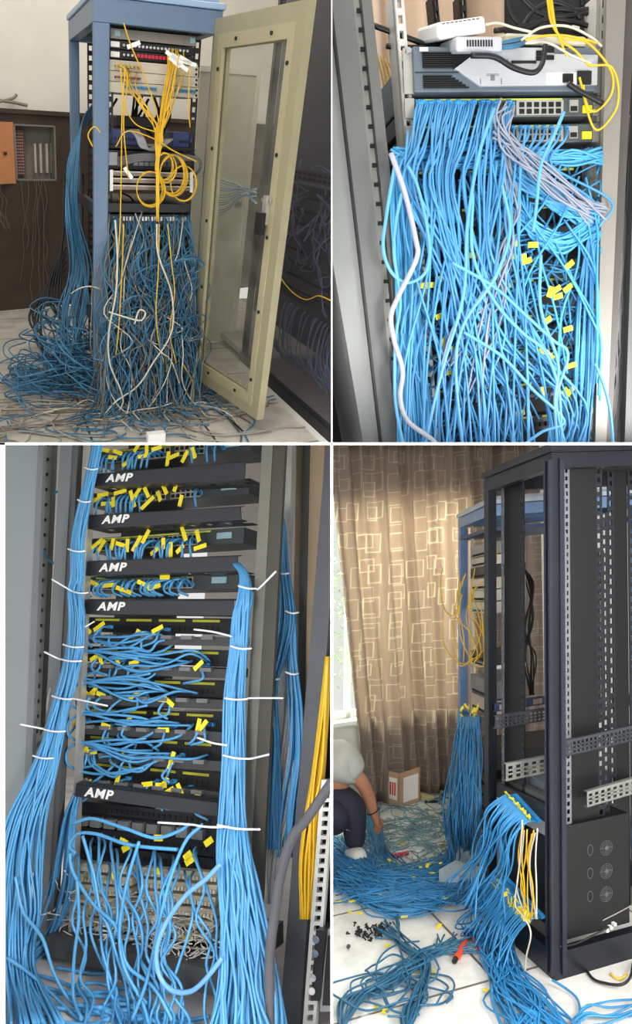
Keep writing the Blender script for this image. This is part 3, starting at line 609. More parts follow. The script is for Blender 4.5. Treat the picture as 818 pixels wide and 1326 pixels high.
# router
zr0, zr1 = .001, .092
t = thing('router', 'wide two-tone grey and silver rack router above the top switch', 'router', (0, 0, zr0))
RG = mat('slate_plastic', (92, 104, 114), .45, var=.04); RS = mat('silver_face', (186, 190, 194), .38, .15, var=.03)
MB().box(-.002, .441, -.012, .33, zr0, zr1, .003).build('chassis', RG, t)
fp = []
def zz(f): return zr0+(zr1-zr0)*f
MB().prism([(.155, -.013, zz(.93)), (.17, -.013, zz(.95)), (.3, -.013, zz(.95)), (.33, -.013, zz(.82)), (.438, -.013, zz(.8)), (.438, -.013, zz(.12)), (.15, -.013, zz(.1)), (.11, -.013, zz(.36)), (.1, -.013, zz(.44)), (.09, -.013, zz(.48))], (0, -.006, 0)).build('silver_faceplate', RS, t)
b = MB()
for i in range(8): z = zz(.52+i*.045); b.box(.018, .1+.006*i-.004, -.0165, -.012, z, z+.0022)
for i in range(6): z = zz(.08+i*.05); b.box(.018, .125-.008*i, -.0165, -.012, z, z+.0022)
b.build('vent_slots', M_HOLE, t)
MB().box(.0, .44, -.014, -.0125, zz(.42), zz(.435)).build('seam', M_DARK, t)
def rbox(x0, x1, z0, z1, m, nm, d=.003): return MB().box(x0, x1, -.019-d, -.018, zz(z0), zz(z1)).build(nm, m, t)
rbox(.31, .4, .12, .4, M_WHITE, 'power_inlet_plate', .001)
rbox(.35, .375, .17, .36, M_HOLE, 'power_switch', .005); rbox(.386, .42, .12, .42, M_DARK, 'power_socket', .006)
for x, z in ((.285, .78), (.285, .66), (.31, .84), (.31, .68)): rbox(x, x+.018, z, z+.1, M_HOLE, 'console_port')
rbox(.225, .285, .6, .66, M_DARK, 'card_slot', .002); rbox(.01, .03, .86, .95, mat('badge', (200, 205, 210), .4), 'badge', .0)
b = MB()
for i in range(3): b.box(.195+i*.01, .197+i*.01, -.0195, -.018, zz(.62), zz(.7))
for (x, z, w) in ((.165, .36, .03), (.165, .33, .03), (.15, .14, .002), (.2, .14, .002), (.175, .22, .01)): b.box(x, x+w, -.0195, -.018, zz(z), zz(z)+(.001 if w > .01 else .012))
b.build('printed_marks', mat('mark_grey', (110, 112, 114), .5), t)
MB().cyl((-.012, -.002, zz(.92)), (-.012, -.012, zz(.92)), .006, 10).build('screw', M_CHROME, t); MB().cyl((.452, -.002, zz(.92)), (.452, -.012, zz(.92)), .006, 10).build('screw', M_CHROME, t)
MB().box(-.022, 0, -.002, .002, zr0, zr1).build('ear', M_STEEL, t); MB().box(.44, .462, -.002, .002, zr0, zr1).build('ear', M_STEEL, t)
# switches
def switch2(z, lab, plugs, n0=0):
    t = thing('network_switch', lab, 'network switch', (.22, 0, z)); h = .04
    MB().box(-.004, .442, 0, .28, z, z+h, .002).build('case', mat('switch_grey', (74, 82, 82), .45), t)
    MB().box(.01, .36, -.002, 0, z+h-.005, z+h-.002).build('yellow_stripe', mat('stripe_yellow', (196, 206, 70), .5), t)
    b = MB(); bz = MB()
    for g, (xa, xb) in enumerate(((.012, .118), (.122, .228), (.25, .36))):
        n = 6
        for i in range(n):
            for k in (0, 1):
                x = xa+(i+.5)*(xb-xa)/n; zz0 = z+.006+k*.014; b.box(x-.006, x+.006, -.003, 0, zz0, zz0+.010)
    b.build('port', M_HOLE, t)
    b = MB(); b.box(.246, .364, -.0015, .0, z+.003, z+.035); b.build('port_frame', mat('frame_silver', (176, 178, 170), .4, .3), t)
    MB().box(.378, .4, -.004, 0, z+.008, z+.034).build('uplink_port', M_STEEL, t); MB().box(.381, .397, -.006, -.003, z+.01, z+.02).build('uplink_hole', M_HOLE, t)
    MB().box(.412, .436, -.004, 0, z+.006, z+.022).build('yellow_port', M_TAG, t)
    MB().box(-.022, 0, -.002, .002, z, z+h).build('ear', M_STEEL, t); MB().box(.44, .462, -.002, .002, z, z+h).build('ear', M_STEEL, t)
    return t
switch2(-.048, 'top network switch with blue plugs along its left ports, directly under the router', 1)
switch2(-.104, 'second network switch down, partly hidden by blue cables', 1)
for i in range(8):
    z = -.19-i*.085
    tt = thing('patch_bay', 'black patch panel behind the cable curtain, '+['topmost', 'second', 'third', 'fourth', 'fifth', 'sixth', 'seventh', 'lowest'][i]+' of eight', 'patch panel', (.2, .05, z))
    MB().box(0, .44, .04, .1, z, z+.042, .002).build('panel', M_BLKM, tt)
    for k in range(4): MB().box(.02+k*.105, .1+k*.105, .037, .04, z+.034, z+.039).build('label_strip', mat('strip_yellow', (190, 190, 50), .6), tt)
    b = MB()
    for k in range(24): b.box(.014+k*.0175, .026+k*.0175, .036, .04, z+.01, z+.022)
    b.build('port', M_HOLE, tt)
# devices on the router
def devbox(cu, cv, y, w, h, d, ang, m, name, lab, cat, up=0):
    c = np.array(PY(cu, cv, y)); ca, sa = math.cos(ang), math.sin(ang); t = thing(name, lab, cat, tuple(c))
    bm_ = MB(); q = MB().box(-w/2, w/2, 0, d, -h/2, h/2, .006)
    def T(p): x, yy, z = p; z2 = z+yy*up; return (c[0]+x*ca-z2*sa, c[1]+yy, c[2]+x*sa+z2*ca)
    q.v = [T(p) for p in q.v]; q.build('case', m, t); return t, T
t, T = devbox(598, 36, -.03, .112, .034, .12, .13, M_WHITE, 'wireless_box', 'white plastic box tilted on top of the small grey switch', 'network box', .3)
q = MB(); q.v = []; 
for i in range(9): q.box(-.045+i*.01, -.038+i*.01, -.0015, .0, .0125, .014)
q.v = [T(p) for p in q.v]; q.build('groove', M_DARK, t)
t, T = devbox(621, 57, -.05, .108, .03, .1, .01, mat('light_grey_case', (186, 188, 194), .4), 'desktop_switch', 'small grey desktop switch with row of slots on top of the router', 'network switch', .25)
q = MB()
for i in range(10): q.box(-.03+i*.0062, -.0268+i*.0062, -.0015, .001, -.005, .008)
q.v = [T(p) for p in q.v]; q.build('slots', M_HOLE, t)
t, T = devbox(708, 52, .0, .2, .022, .14, -.03, mat('cream_case', (204, 200, 180), .5), 'modem', 'flat cream modem lying on the right of the router', 'modem', .3)
t, T = devbox(735, 36, .12, .1, .05, .1, .1, M_DARK, 'power_adapter', 'black adapter box with small white label behind the cream modem', 'adapter', .1)
q = MB().box(.012, .03, -.002, 0, -.005, .012); q.v = [T(p) for p in q.v]; q.build('white_label', M_WTAG, t)
BC = 'thick black cable '
for i, p in enumerate((((500, 60), (540, 62), (580, 56), (610, 64), (650, 62)), ((480, 32), (530, 50), (560, 60), (590, 55)), ((655, -5), (662, 20), (680, 36), (700, 28), (720, 12), (745, 14), (775, 10)), ((672, -5), (700, 18), (740, 20), (775, 12)), ((676, 34), (690, 15), (715, 3), (740, 12), (752, 25)), ((640, 40), (670, 36), (710, 25), (740, 28), (770, 36)), ((610, 72), (640, 74), (665, 88), (690, 94), (702, 82), (706, 58)), ((690, 45), (720, 34), (750, 42), (765, 50)), ((770, -5), (768, 10), (760, 20)), ((735, 108), (750, 118), (780, 134)))):
    cable([PY(u, v, -.06 if i in (6, 9) else .06) for u, v in p], .006, M_BLK, 'thick black cable '+['entering from the left behind the rail', 'crossing high behind the left rail', 'looping at the top centre of the rack', 'slanting over the adapter', 'arching above the cream modem', 'lying under the adapter', 'drooping across the router face', 'curled behind the cream modem', 'dropping at the top right rail', 'leading from the router power socket'][i], name='power_cable', n=7)
for i in range(7): cable([PY(649, 56+i, -.03), PY(665, 52+i*1.5, -.03), PY(680, 50+i, -.0), PY(672, 60, .03)], .004, M_BLK if i == 3 else M_BLUE_D, 'short cable plugged into the right end of the small grey switch', 'short cables at the small grey switch', name='short_cable')
for i, (p, m) in enumerate(((((628, 32), (645, 30), (665, 36), (690, 42)), M_CREAM), (((675, 52), (700, 36), (735, 34), (765, 48), (779, 60)), M_CREAM), (((680, 56), (710, 56), (740, 72), (765, 82)), M_CREAM))):
    cable([PY(u, v, -.05) for u, v in p], .0028, m, 'thin cream cable '+('from the white box', 'arching over the cream modem', 'sloping over the router right end')[i], name='thin_cable')
for i, p in enumerate((((710, -5), (717, 30), (728, 60), (734, 73)), ((713, -5), (722, 45), (745, 66), (758, 80), (765, 85), (790, 86), (800, 110), (798, 140), (780, 165), (768, 165), (758, 135), (755, 110)), ((708, -5), (714, 30), (730, 50), (760, 55), (790, 90), (792, 120), (775, 142), (762, 140), (752, 108)), ((680, 52), (700, 47), (730, 46), (760, 52), (775, 56)), ((750, 100), (756, 125), (762, 142), (770, 143)))):
    cable([PY(u, v, -.05) for u, v in p], .0026, M_YEL, 'yellow fibre '+['dropping onto the router', 'in a wide loop over the right post', 'in a smaller loop beside the right rail', 'lying over the cream modem', 'reaching the yellow port'][i], name='fibre_cable', seg=8)
for i in range(5): cable([PY(488+i*5, 70+i*3, .3), PY(496+i*5, 105, .3), PY(503+i*4, 140, .3), PY(514+i*2, 170, .3)], .0028, mat('dim_yellow', (170, 140, 60), .5), 'yellow fibre seen through the gap left of the white rail', 'yellow fibres left of the rail', name='fibre_cable')
# ---- blue cables
r2 = .0030
G2 = 'blue patch cable hanging in the curtain below the switches of the grey-framed rack'
t2 = MB(); t2d = MB(); t2w = MB()
def path2(pts, ya, yb, j=2): 
    n = len(pts); return [PY(u+U(-j, j), v+U(-j, j), ya+(yb-ya)*i/(n-1)+U(-.008, .008)) for i, (u, v) in enumerate(pts)]
for i in range(150):                 # deep background layer, shade painted in as a darker blue
    u = U(520, 770); v = U(185, 520); k = R.random()
    if k < .45: pts = [(u, v), (u+U(-30, 30), v+60), (u+U(-50, 50), v+120), (u+U(-60, 60), v+200)]
    elif k < .75: pts = [(u-80, v+U(-15, 25)), (u-30, v+U(-5, 25)), (u+30, v+U(-5, 25)), (u+85, v+U(-25, 15))]
    else:
        rr = U(15, 45); a0 = U(0, 6); pts = [(u+rr*math.cos(a0+q*.7), v+rr*.8*math.sin(a0+q*.7)+q*3) for q in range(6)]
    pts = [(min(max(a, 516), 774), b_) for a, b_ in pts]
    t2d.tube(ss(path2(pts, .02, -.03, 4), 4), r2*.9, 5)
t2d.build('cable_tangle', mat('shaded_blue_jacket', (58, 134, 180), .45, var=.3, scale=6), None, 'inner tangle of blue cables with painted-in shade behind the bright curtain', 'cable', 'inner tangle of the close view', 'stuff')
for i in range(34):                  # from the top switch ports
    u0 = 541+i*3.35+(4 if i > 22 else 0)+(8 if i > 30 else 0); um = u0-U(8, 34)+(10 if i > 22 else 0)
    ue = U(525, 760) if i % 3 else U(560, 660)
    pts = [(u0, 133+2*(i % 2)), (u0-4, 150), ((u0+um)/2-3, 190), (um-6+U(-4, 6), 240), (um*.6+ue*.1+.3*610+U(-10, 10), 330), ((um+ue)/2+U(-24, 24), 430), (ue, 520), (ue+U(-15, 15), 590)]
    cable([PY(a, b_, -.012-.07*min(1, q/2.5)+U(-.01, .01)) for q, (a, b_) in enumerate(pts)], r2, M_BLUE_B, 'bright blue patch cable, '+nth(i)+' from the left in the top switch', 'cables plugged into the top switch', plug=(.002, .012, .007), n=6)
for i in range(9):
    u0 = 655+i*10; pts = [(u0, 166), (u0-3, 180), (u0-20+U(-10, 10), 215), (u0+U(10, 60), 260), (775, 262+i*4)]
    cable([PY(a, b_, -.012-.03*min(1, q)) for q, (a, b_) in enumerate(pts)], r2, M_BLUE_B, 'blue patch cable, '+nth(i)+' from the left in the second switch', 'cables plugged into the second switch', plug=(.002, .012, .007))
for i in range(20):                  # strands to the bottom
    a = U(525, 700); b0 = U(-60, 60); pts = [(a, U(150, 240)), (a+U(-14, 14), 280), (a+b0*.3, 370), (a+b0*.8, 470), (a+b0*1.1, 590)]
    pts = [(min(max(p_, 518), 772), q_) for p_, q_ in pts]
    cable(path2(pts, -.07, -.11, 3), r2, M_BLUE_B, G2, 'blue cables of the curtain')
for i in range(16):                  # right vertical bundle
    o = U(-12, 14); pts = [(774, 262+U(-10, 60)), (764+o*.5, 320), (758+o, 390), (755+o, 470), (752+o, 530), (745+o, 590)]
    cable(path2(pts, -.02, -.07, 1.5), r2, M_BLUE_B, 'bright blue patch cable running down beside the right rail', 'cables beside the right rail')
for i in range(75):                  # bands swinging to the right
    k = i % 3
    if k == 0: pts = [(U(650, 690), 192+U(-8, 12)), (700, 198+U(-6, 12)), (740, 200+U(-6, 14)), (779, 198+U(-8, 16))]
    elif k == 1: pts = [(U(610, 660), 190+U(-10, 25)), (680, 232+U(-14, 14)), (725, 262+U(-16, 16)), (777, 290+U(-20, 20))]
    else: pts = [(U(640, 690), 255+U(-20, 15)), (690, 300+U(-16, 10)), (730, 318+U(-16, 10)), (775, 290+U(-26, 14))]
    t2.tube(ss(path2(pts, -.03, -.03, 1.5), 5), r2, 5)
for i in range(40):                  # bands to the left
    k = i % 2
    pts = [(506+U(0, 12), 196+U(-4, 14)), (540, 198+U(-5, 10)+k*12), (590, 190+k*20+U(-8, 8)), (650, 170+k*40+U(-10, 10))]
    t2.tube(ss(path2(pts, -.03, -.04, 2), 5), r2, 5)
for i in range(30):
    o = U(-10, 14); pts = [(512+U(0, 10), 205), (518+o, 260), (522+o, 340), (530+o*1.4, 420), (536+o*1.6, 500), (545+o*2, 590)]
    t2.tube(ss(path2(pts, -.03, -.05, 3), 5), r2, 5)
for i in range(46):
    a = U(525, 760); b0 = U(-120, 120); v = U(200, 420); pts = [(a, v), (a+b0*.3+U(-8, 8), v+60), (a+b0*.7, v+130), (a+b0, v+210)]
    t2.tube(ss(path2([(min(max(p_, 516), 774), q_) for p_, q_ in pts], -.03, -.08, 3), 4), r2*.95, 5)
t2.build('cable_tangle', mat('sky_blue_jacket', (74, 160, 208), .42, var=.25, scale=6), None, 'blue cables swept sideways and crossing in the middle of the curtain', 'cable', 'cables swept across the close view', 'stuff')
SP = [((512, 208), (500, 280), (496, 320), (505, 350), (525, 366), (548, 356), (556, 330), (552, 290), (540, 240), (528, 215)),
      ((520, 250), (512, 290), (510, 330), (518, 390), (512, 440), (512, 520), (525, 590)), ((612, 250), (612, 330), (640, 390), (675, 430), (705, 455), (722, 500), (726, 545), (728, 590)),
      ((585, 340), (640, 372), (680, 408), (715, 440), (735, 460), (720, 520), (735, 590)), ((600, 430), (650, 462), (690, 505), (730, 545), (700, 560), (660, 590)),
      ((730, 145), (715, 180), (700, 215), (695, 260), (690, 300)), ((770, 470), (782, 500), (790, 535), (795, 590)), ((700, 330), (700, 400), (722, 470), (718, 520), (722, 590)), ((640, 140), (620, 200), (605, 290), (600, 380), (575, 470), (560, 530), (548, 590)), ((600, 590), (590, 480), (600, 420), (640, 360), (660, 300), (650, 240))]
SL = ['big blue loop bulging out left of the white rail', 'blue cable running down the far left of the curtain', 'long blue cable sweeping right across the curtain', 'blue cable curving down to the right, in front', 'blue cable crossing low towards the right', 'blue cable slanting from the uplink port', 'stray blue cable over the right post low down', 'blue cable falling straight right of centre', 'long blue cable sweeping down to the left', 'blue cable rising steeply in front of the curtain']
for p, l in zip(SP, SL): cable([PY(u, v, -.125) for u, v in p], .0038, mat('light_blue_jacket', (92, 162, 208), .4, var=.1), l, seg=9, n=7)
cable([PY(u, v, -.13) for u, v in ((506, 198), (524, 250), (538, 310), (539, 335), (515, 385), (506, 410), (510, 440), (521, 480), (518, 515), (528, 545), (560, 570), (575, 590))], .0056, mat('white_grey_jacket', (166, 166, 176), .45), 'thick grey white cable bowing down the left of the curtain', seg=8, n=8)
for i in range(22):
    k = i % 4
    pts = ([(655, 140), (650, 165), (665, 200), (720, 250), (775, 280)], [(645, 175), (690, 215), (740, 250), (776, 275)], [(660, 250), (650, 330), (640, 380), (600, 430), (575, 470)], [(650, 200), (665, 280), (655, 330), (640, 400), (610, 520)])[k]
    cable(path2(pts, -.07, -.09, 13), r2*.85, mat('greyish_jacket', (142, 148, 164), .5), 'pale grey patch cable threading through the blue curtain'+(' to the right' if k < 2 else ' downwards'), 'grey cables in the blue curtain '+('right' if k < 2 else 'down'), name='grey_cable')
for (u, v, a) in ((549, 370, -.05), (558, 369, -.05), (572, 361, 0), (613, 331, -.1), (660, 332, 0), (675, 333, .1), (682, 338, .2), (737, 343, .6), (720, 375, .5), (735, 373, .6), (712, 378, 1.2), (722, 384, .2), (708, 415, .5), (735, 426, .2), (703, 455, -.3), (712, 461, -.6), (740, 473, .2), (702, 508, 1.4), (730, 508, .8), (738, 507, .8), (570, 409, .3), (585, 452, -.2), (630, 318, 0), (690, 317, 0), (665, 316, .1), (580, 482, .1), (673, 535, .1), (630, 450, .3), (655, 372, .5), (628, 378, .8), (575, 442, 1.)):
    c = PY(u, v, -.062); MB().obox(c, (math.cos(a), .1, math.sin(a)), (0, 1, 0), (-math.sin(a), 0, math.cos(a)), .013, .001, .0062).build('paper_tag', M_TAG, label='yellow paper tag on a cable in the '+('upper' if v < 350 else 'middle' if v < 430 else 'lower')+(' left' if u < 640 else ' right')+' of the blue curtain', cat='tag', group='yellow tags '+str(v > 350)+str(v > 430)+str(u > 640))
for i in range(26):
    u = U(800, 822); pts = [(u+6, 150), (u+U(-4, 4), 230), (u+U(-8, 4), 330), (u+U(-12, 2), 430), (u-U(0, 25), 520), (u-U(10, 30), 590)]
    cable(path2(pts, .1, .1, 1), .0034, mat('pale_white_jacket', (205, 202, 204), .5), 'whitish cable hanging in the gap right of the taupe post', 'whitish cables right of the post', name='white_cable')
# ================================================================ ROOM 3: rack front with cable managers and big blue bundles
room(3)
def warea(name, loc, tgt, size, power, col=(1, 1, 1)):
    l = bpy.data.lights.new(name, 'AREA'); l.energy = power; l.color = col; l.size = size
    o = bpy.data.objects.new(name, l); C.objects.link(o); o.location = loc; o.rotation_euler = (Vector(tgt)-Vector(loc)).to_track_quat('-Z', 'Y').to_euler()
warea('fill_light_room_three', (-.5, .3, -.15), (-.4, 1.9, -.75), .4, 13)  # softbox added close to the camera to lift this room
area('fill_light_room_three_rear', (.3, 1.0, 2.0), (.3, 1.7, .9), .5, 14)  # fill added behind the rack to brighten the back wall
G3A = mat('slate_grey_panel', (126, 132, 134), .45, .1, var=.05, scale=4); G3B = mat('grey_edge_profile', (104, 108, 110), .45, .1, var=.05); TAU = mat('taupe_profile', (108, 108, 98), .45, .1, var=.05)
FLZ = PY(60, 1243, 0.02)[2]
def fl(u, v): return PZ(u, v, FLZ)
def PFl(u, v, y):               # a cable point: on the plane y, or resting on the floor where that plane passes under it
    p = PY(u, v, y)
    if p[2] < FLZ+.006: q = PZ(u, v, FLZ+.006); p = (q[0], q[1], FLZ+.006+R.uniform(0, .03))
    return p
MB().box(-2.2, 2, -2, 2.2, FLZ-.05, FLZ).build('floor_lower_left', mat('chipped_white_floor', (206, 200, 198), .6, var=.25, scale=11, bump=.3), kind='structure')
h0, h1 = PY(188, 870, 1.7), PY(270, 690, 1.7); w = MB(); w.box(-2.2, h0[0], 1.7, 1.75, FLZ, 3); w.box(h1[0], 3, 1.7, 1.75, FLZ, 3); w.box(h0[0], h1[0], 1.7, 1.75, FLZ, h0[2]); w.box(h0[0], h1[0], 1.7, 1.75, h1[2], 3)  # opening added in the wall so white world shows between units
w.build('wall_back_lower_left', mat('dim_back', (170, 165, 158), .8, var=.15, scale=2), kind='structure')
# left cabinet edge
t = thing('server_cabinet', 'slate grey cabinet side with slotted edge at the left of the managed rack', 'cabinet', PY(30, 1240, .05))
bar(((-90, 50, 560), (-110, 25, 1240)), .0, .012, G3A, 'side_panel', t); bar(((50, 57, 560), (22, 32, 1240)), -.003, .012, G3B, 'corner_profile', t)
sl = bar(((55, 69, 560), (30, 44, 1130)), .08, .02, mat('slot_strip_grey', (138, 138, 132), .5, .2), 'slotted_strip', t)
b = MB()
for i in range(26):
    v = 578+i*19.5; u = 57.5-(v-560)/570*25; a = PY(u, v, .079); b.box(a[0], a[0]+.02, .076, .08, a[2], a[2]+.009)
b.build('slots', M_HOLE, sl)
t = thing('server_rack', 'dark rack frame with wide grey left post behind the left blue bundle', 'server rack', PY(180, 1250, .2))
bar(((79, 94, 560), (42, 58, 1240)), .02, .012, G3B, 'front_post', t); bar(((94, 102, 560), (58, 66, 1240)), .024, .02, GP3, 'front_post_edge', t)
bar(((340, 354, 560), (298, 313, 1330)), -.02, .012, TAU, 'right_post_face', t); bar(((354, 370, 560), (313, 330, 1330)), -.018, .012, mat('taupe_shaded', (62, 60, 52), .5), 'right_post_side', t)  # side face is the taupe post with its shade painted in
bar(((100, 340, 1000), (70, 322, 1240)), .3, .02, mat('rack_inner', (20, 22, 26), .7), 'inner_panel', t)
bar(((113, 118, 560), (88, 92, 1215)), .02, .02, M_STEEL, 'mounting_rail', t)
b3 = bar(((64, 275, 1208), (64, 275, 1228)), -.02, .1, M_BLKM, 'x') if 0 else None
a = PY(58, 1212, -.02); c = PY(290, 1262, -.02)
mb = MB(); q0 = [PY(58, 1212, -.02), PY(58, 1238, -.02), PY(285, 1292, -.02), PY(285, 1258, -.02)]; mb.prism(q0, (0, .3, 0)); mb.build('base_plate', mat('base_grey', (70, 72, 72), .5, .1), t)
MB().box(-.15, .05, .3, .34, FLZ, 1.9).build('dark_side', mat('dark_side_panel', (40, 42, 46), .6), t)
# rails and strips to the right of the post
t = thing('neighbour_rack', 'row of dark, beige and perforated uprights right of the taupe post', 'server rack', PY(400, 1300, .3))
bar(((366, 379, 560), (352, 362, 1100)), .12, .02, RW, 'perforated_upright', t)
bar(((384, 392, 560), (374, 380, 1100)), .2, .02, mat('brown_strip', (140, 120, 96), .6), 'brown_upright', t); bar(((392, 402, 560), (380, 396, 1100)), .18, .02, GP3, 'grey_upright', t)
bar(((402, 420, 560), (386, 400, 1330)), .16, .02, mat('beige_strip', (158, 136, 108), .6, var=.15, scale=3), 'beige_upright', t)
bar(((424, 470, 560), (396, 470, 1330)), .3, .02, mat('black_strip', (36, 38, 44), .6), 'black_upright', t)
bar(((423, 443, 560), (361, 388, 1330)), .03, .03, mat('charcoal_post', (72, 74, 80), .5, .1), 'charcoal_post', t)
# white perforated rail bottom right
A0, A1 = np.array(PY(416, 1010, .0)), np.array(PY(432, 1010, .0)); B0, B1 = np.array(PY(391, 1335, .0)), np.array(PY(408, 1335, .0)); b = MB(); dy = (0, .012, 0)
def P_(s, q): return (A0+(A1-A0)*s)*(1-q)+(B0+(B1-B0)*s)*q
def cell(s0, s1, q0_, q1): b.prism([P_(s0, q1), P_(s1, q1), P_(s1, q0_), P_(s0, q0_)], dy)
cell(0, .3, 0, 1); cell(.75, 1, 0, 1)
for i in range(26): cell(.3, .75, i/26, i/26+.4/26)
b.build('white_perforated_rail', RW, t)
bar(((412, 440, 1200), (404, 440, 1262)), -.02, .1, M_BLKM, 'wall_box', t) if 0 else None
tt = thing('equipment_unit', 'black equipment corner with silver bolts at the lower right edge', 'equipment', PY(415, 1300, -.02))
bar(((409, 422, 1205), (402, 413, 1296)), -.02, .05, M_BLKM, 'bracket', tt); bar(((422, 450, 1203), (414, 450, 1310)), -.01, .1, mat('unit_silver', (150, 152, 156), .4, .4), 'case', tt); bar(((424, 450, 1212), (417, 450, 1302)), -.014, .1, M_BLKM, 'face', tt)
b = MB()
for u, v in ((410, 1216), (409, 1234), (406, 1265), (405, 1282)): p = PY(u, v, -.021); b.cyl(p, (p[0], p[1]-.006, p[2]), .007, 8)
b.build('bolts', M_CHROME, tt)
# cable managers with lettering
TRB = mat('manager_black', (44, 45, 49), .42, var=.05)
def letters(txt, pos, h, m, parent, ang=0):
    cu = bpy.data.curves.new('lettering', 'FONT'); cu.body = txt; cu.size = h*1.4; cu.extrude = .0004; cu.offset = h*.045; cu.space_character = 1.16; cu.shear = .2
    o = bpy.data.objects.new('tmp_lettering', cu); C.objects.link(o); bpy.context.view_layer.update()
    me = o.to_mesh(); vs = [tuple(v.co) for v in me.vertices]; fs = [list(p.vertices) for p in me.polygons]; o.to_mesh_clear(); bpy.data.objects.remove(o)
    c, s_ = math.cos(ang), math.sin(ang); w = MB(); w.add([(pos[0]+1.35*x*c-y*s_, pos[1]-z, pos[2]+1.35*x*s_+y*c) for x, y, z in vs], fs); return w.build('lettering', m, parent, label='white lettering AMP')
def manager(TL, TR, BL, BR, lab, letter, under=True, dep=.085):
    q = [PY(*BL, 0), PY(*BR, 0), PY(*TR, 0), PY(*TL, 0)]; t = thing('cable_manager', lab, 'cable manager', tuple(q[0]))
    f = [np.array(x) for x in q]; w = MB(); w.prism([f[0], f[1], f[2], f[3]], (0, .003, 0))
    # lipped bottom and top with slots
    up = f[3]-f[0]; w.prism([f[3], f[2], f[2]+np.array((0, .02, .004)), f[3]+np.array((0, .02, .004))], (0, 0, -.002))
    w.build('front_cover', TRB, t)
    w = MB(); n = 9; L0, L1 = f[0], f[1]; yb = dep
    def Q(s, y): p = L0+(L1-L0)*s; return p+np.array((0, y, -.0))
    segs = []
    w.prism([Q(0, 0), Q(1, 0), Q(1, .03), Q(0, .03)], (0, 0, -.002)); w.prism([Q(0, .055), Q(1, .055), Q(1, yb), Q(0, yb)], (0, 0, -.002))
    for i in range(n):
        w.prism([Q(i/n, .03), Q(i/n+.07, .03), Q(i/n+.07, .055), Q(i/n, .055)], (0, 0, -.002))
    w.build('slotted_base', TRB, t)
    a = PY(*letter, -.0005); letters('AMP', a, .0205, M_WHITE, t, math.atan2(f[1][2]-f[0][2], f[1][0]-f[0][0])); return f
m1 = manager((122, 613.5), (317.5, 597.5), (118, 629), (316.5, 620), 'black cable manager with white lettering, topmost in the rack', (137, 624))
m2 = manager((115.6, 667), (311, 655.5), (114, 684), (312, 672), 'black cable manager with white lettering, second from the top', (132, 678))
m3 = manager((113, 727), (307.4, 719.7), (111, 744.5), (307, 738), 'black cable manager with white lettering, third from the top', (128.5, 740))
m4 = manager((110, 777), (302, 777), (108.5, 794), (302, 796), 'black cable manager with white lettering, fourth from the top', (126, 790))
m5 = manager((98.6, 1014.7), (282, 1039), (97, 1030), (281, 1056), 'black cable manager with white lettering, low and apart from the others', (109.5, 1030.5))
# switches above managers
def rowbox(uL, vL, uR, vR, h, y, dep, m, name, lab, cat):
    a = np.array(PY(uL, vL, y)); c = np.array(PY(uR, vR, y)); t = thing(name, lab, cat, tuple(a)); w = MB(); w.prism([a, c, c+np.array((0, 0, h)), a+np.array((0, 0, h))], (0, dep, 0)); w.build('case', m, t); return t, a, c
def onrow(mb, a, c, s0, s1, z0, z1, y0, y1):
    p = [a+(c-a)*s0, a+(c-a)*s1]; P = []
    for z in (z0, z1):
        P += [p[0]+np.array((0, y0, z)), p[1]+np.array((0, y0, z)), p[1]+np.array((0, y1, z)), p[0]+np.array((0, y1, z))]
    mb.hexa(P)
SWM = mat('switch_dark', (60, 66, 68), .45); PF = mat('port_silver', (182, 178, 164), .4, .3)
G3T = 'blue patch cable dropping from a switch into the cable manager below it'
FLN = ['top', 'second', 'third', 'fourth']
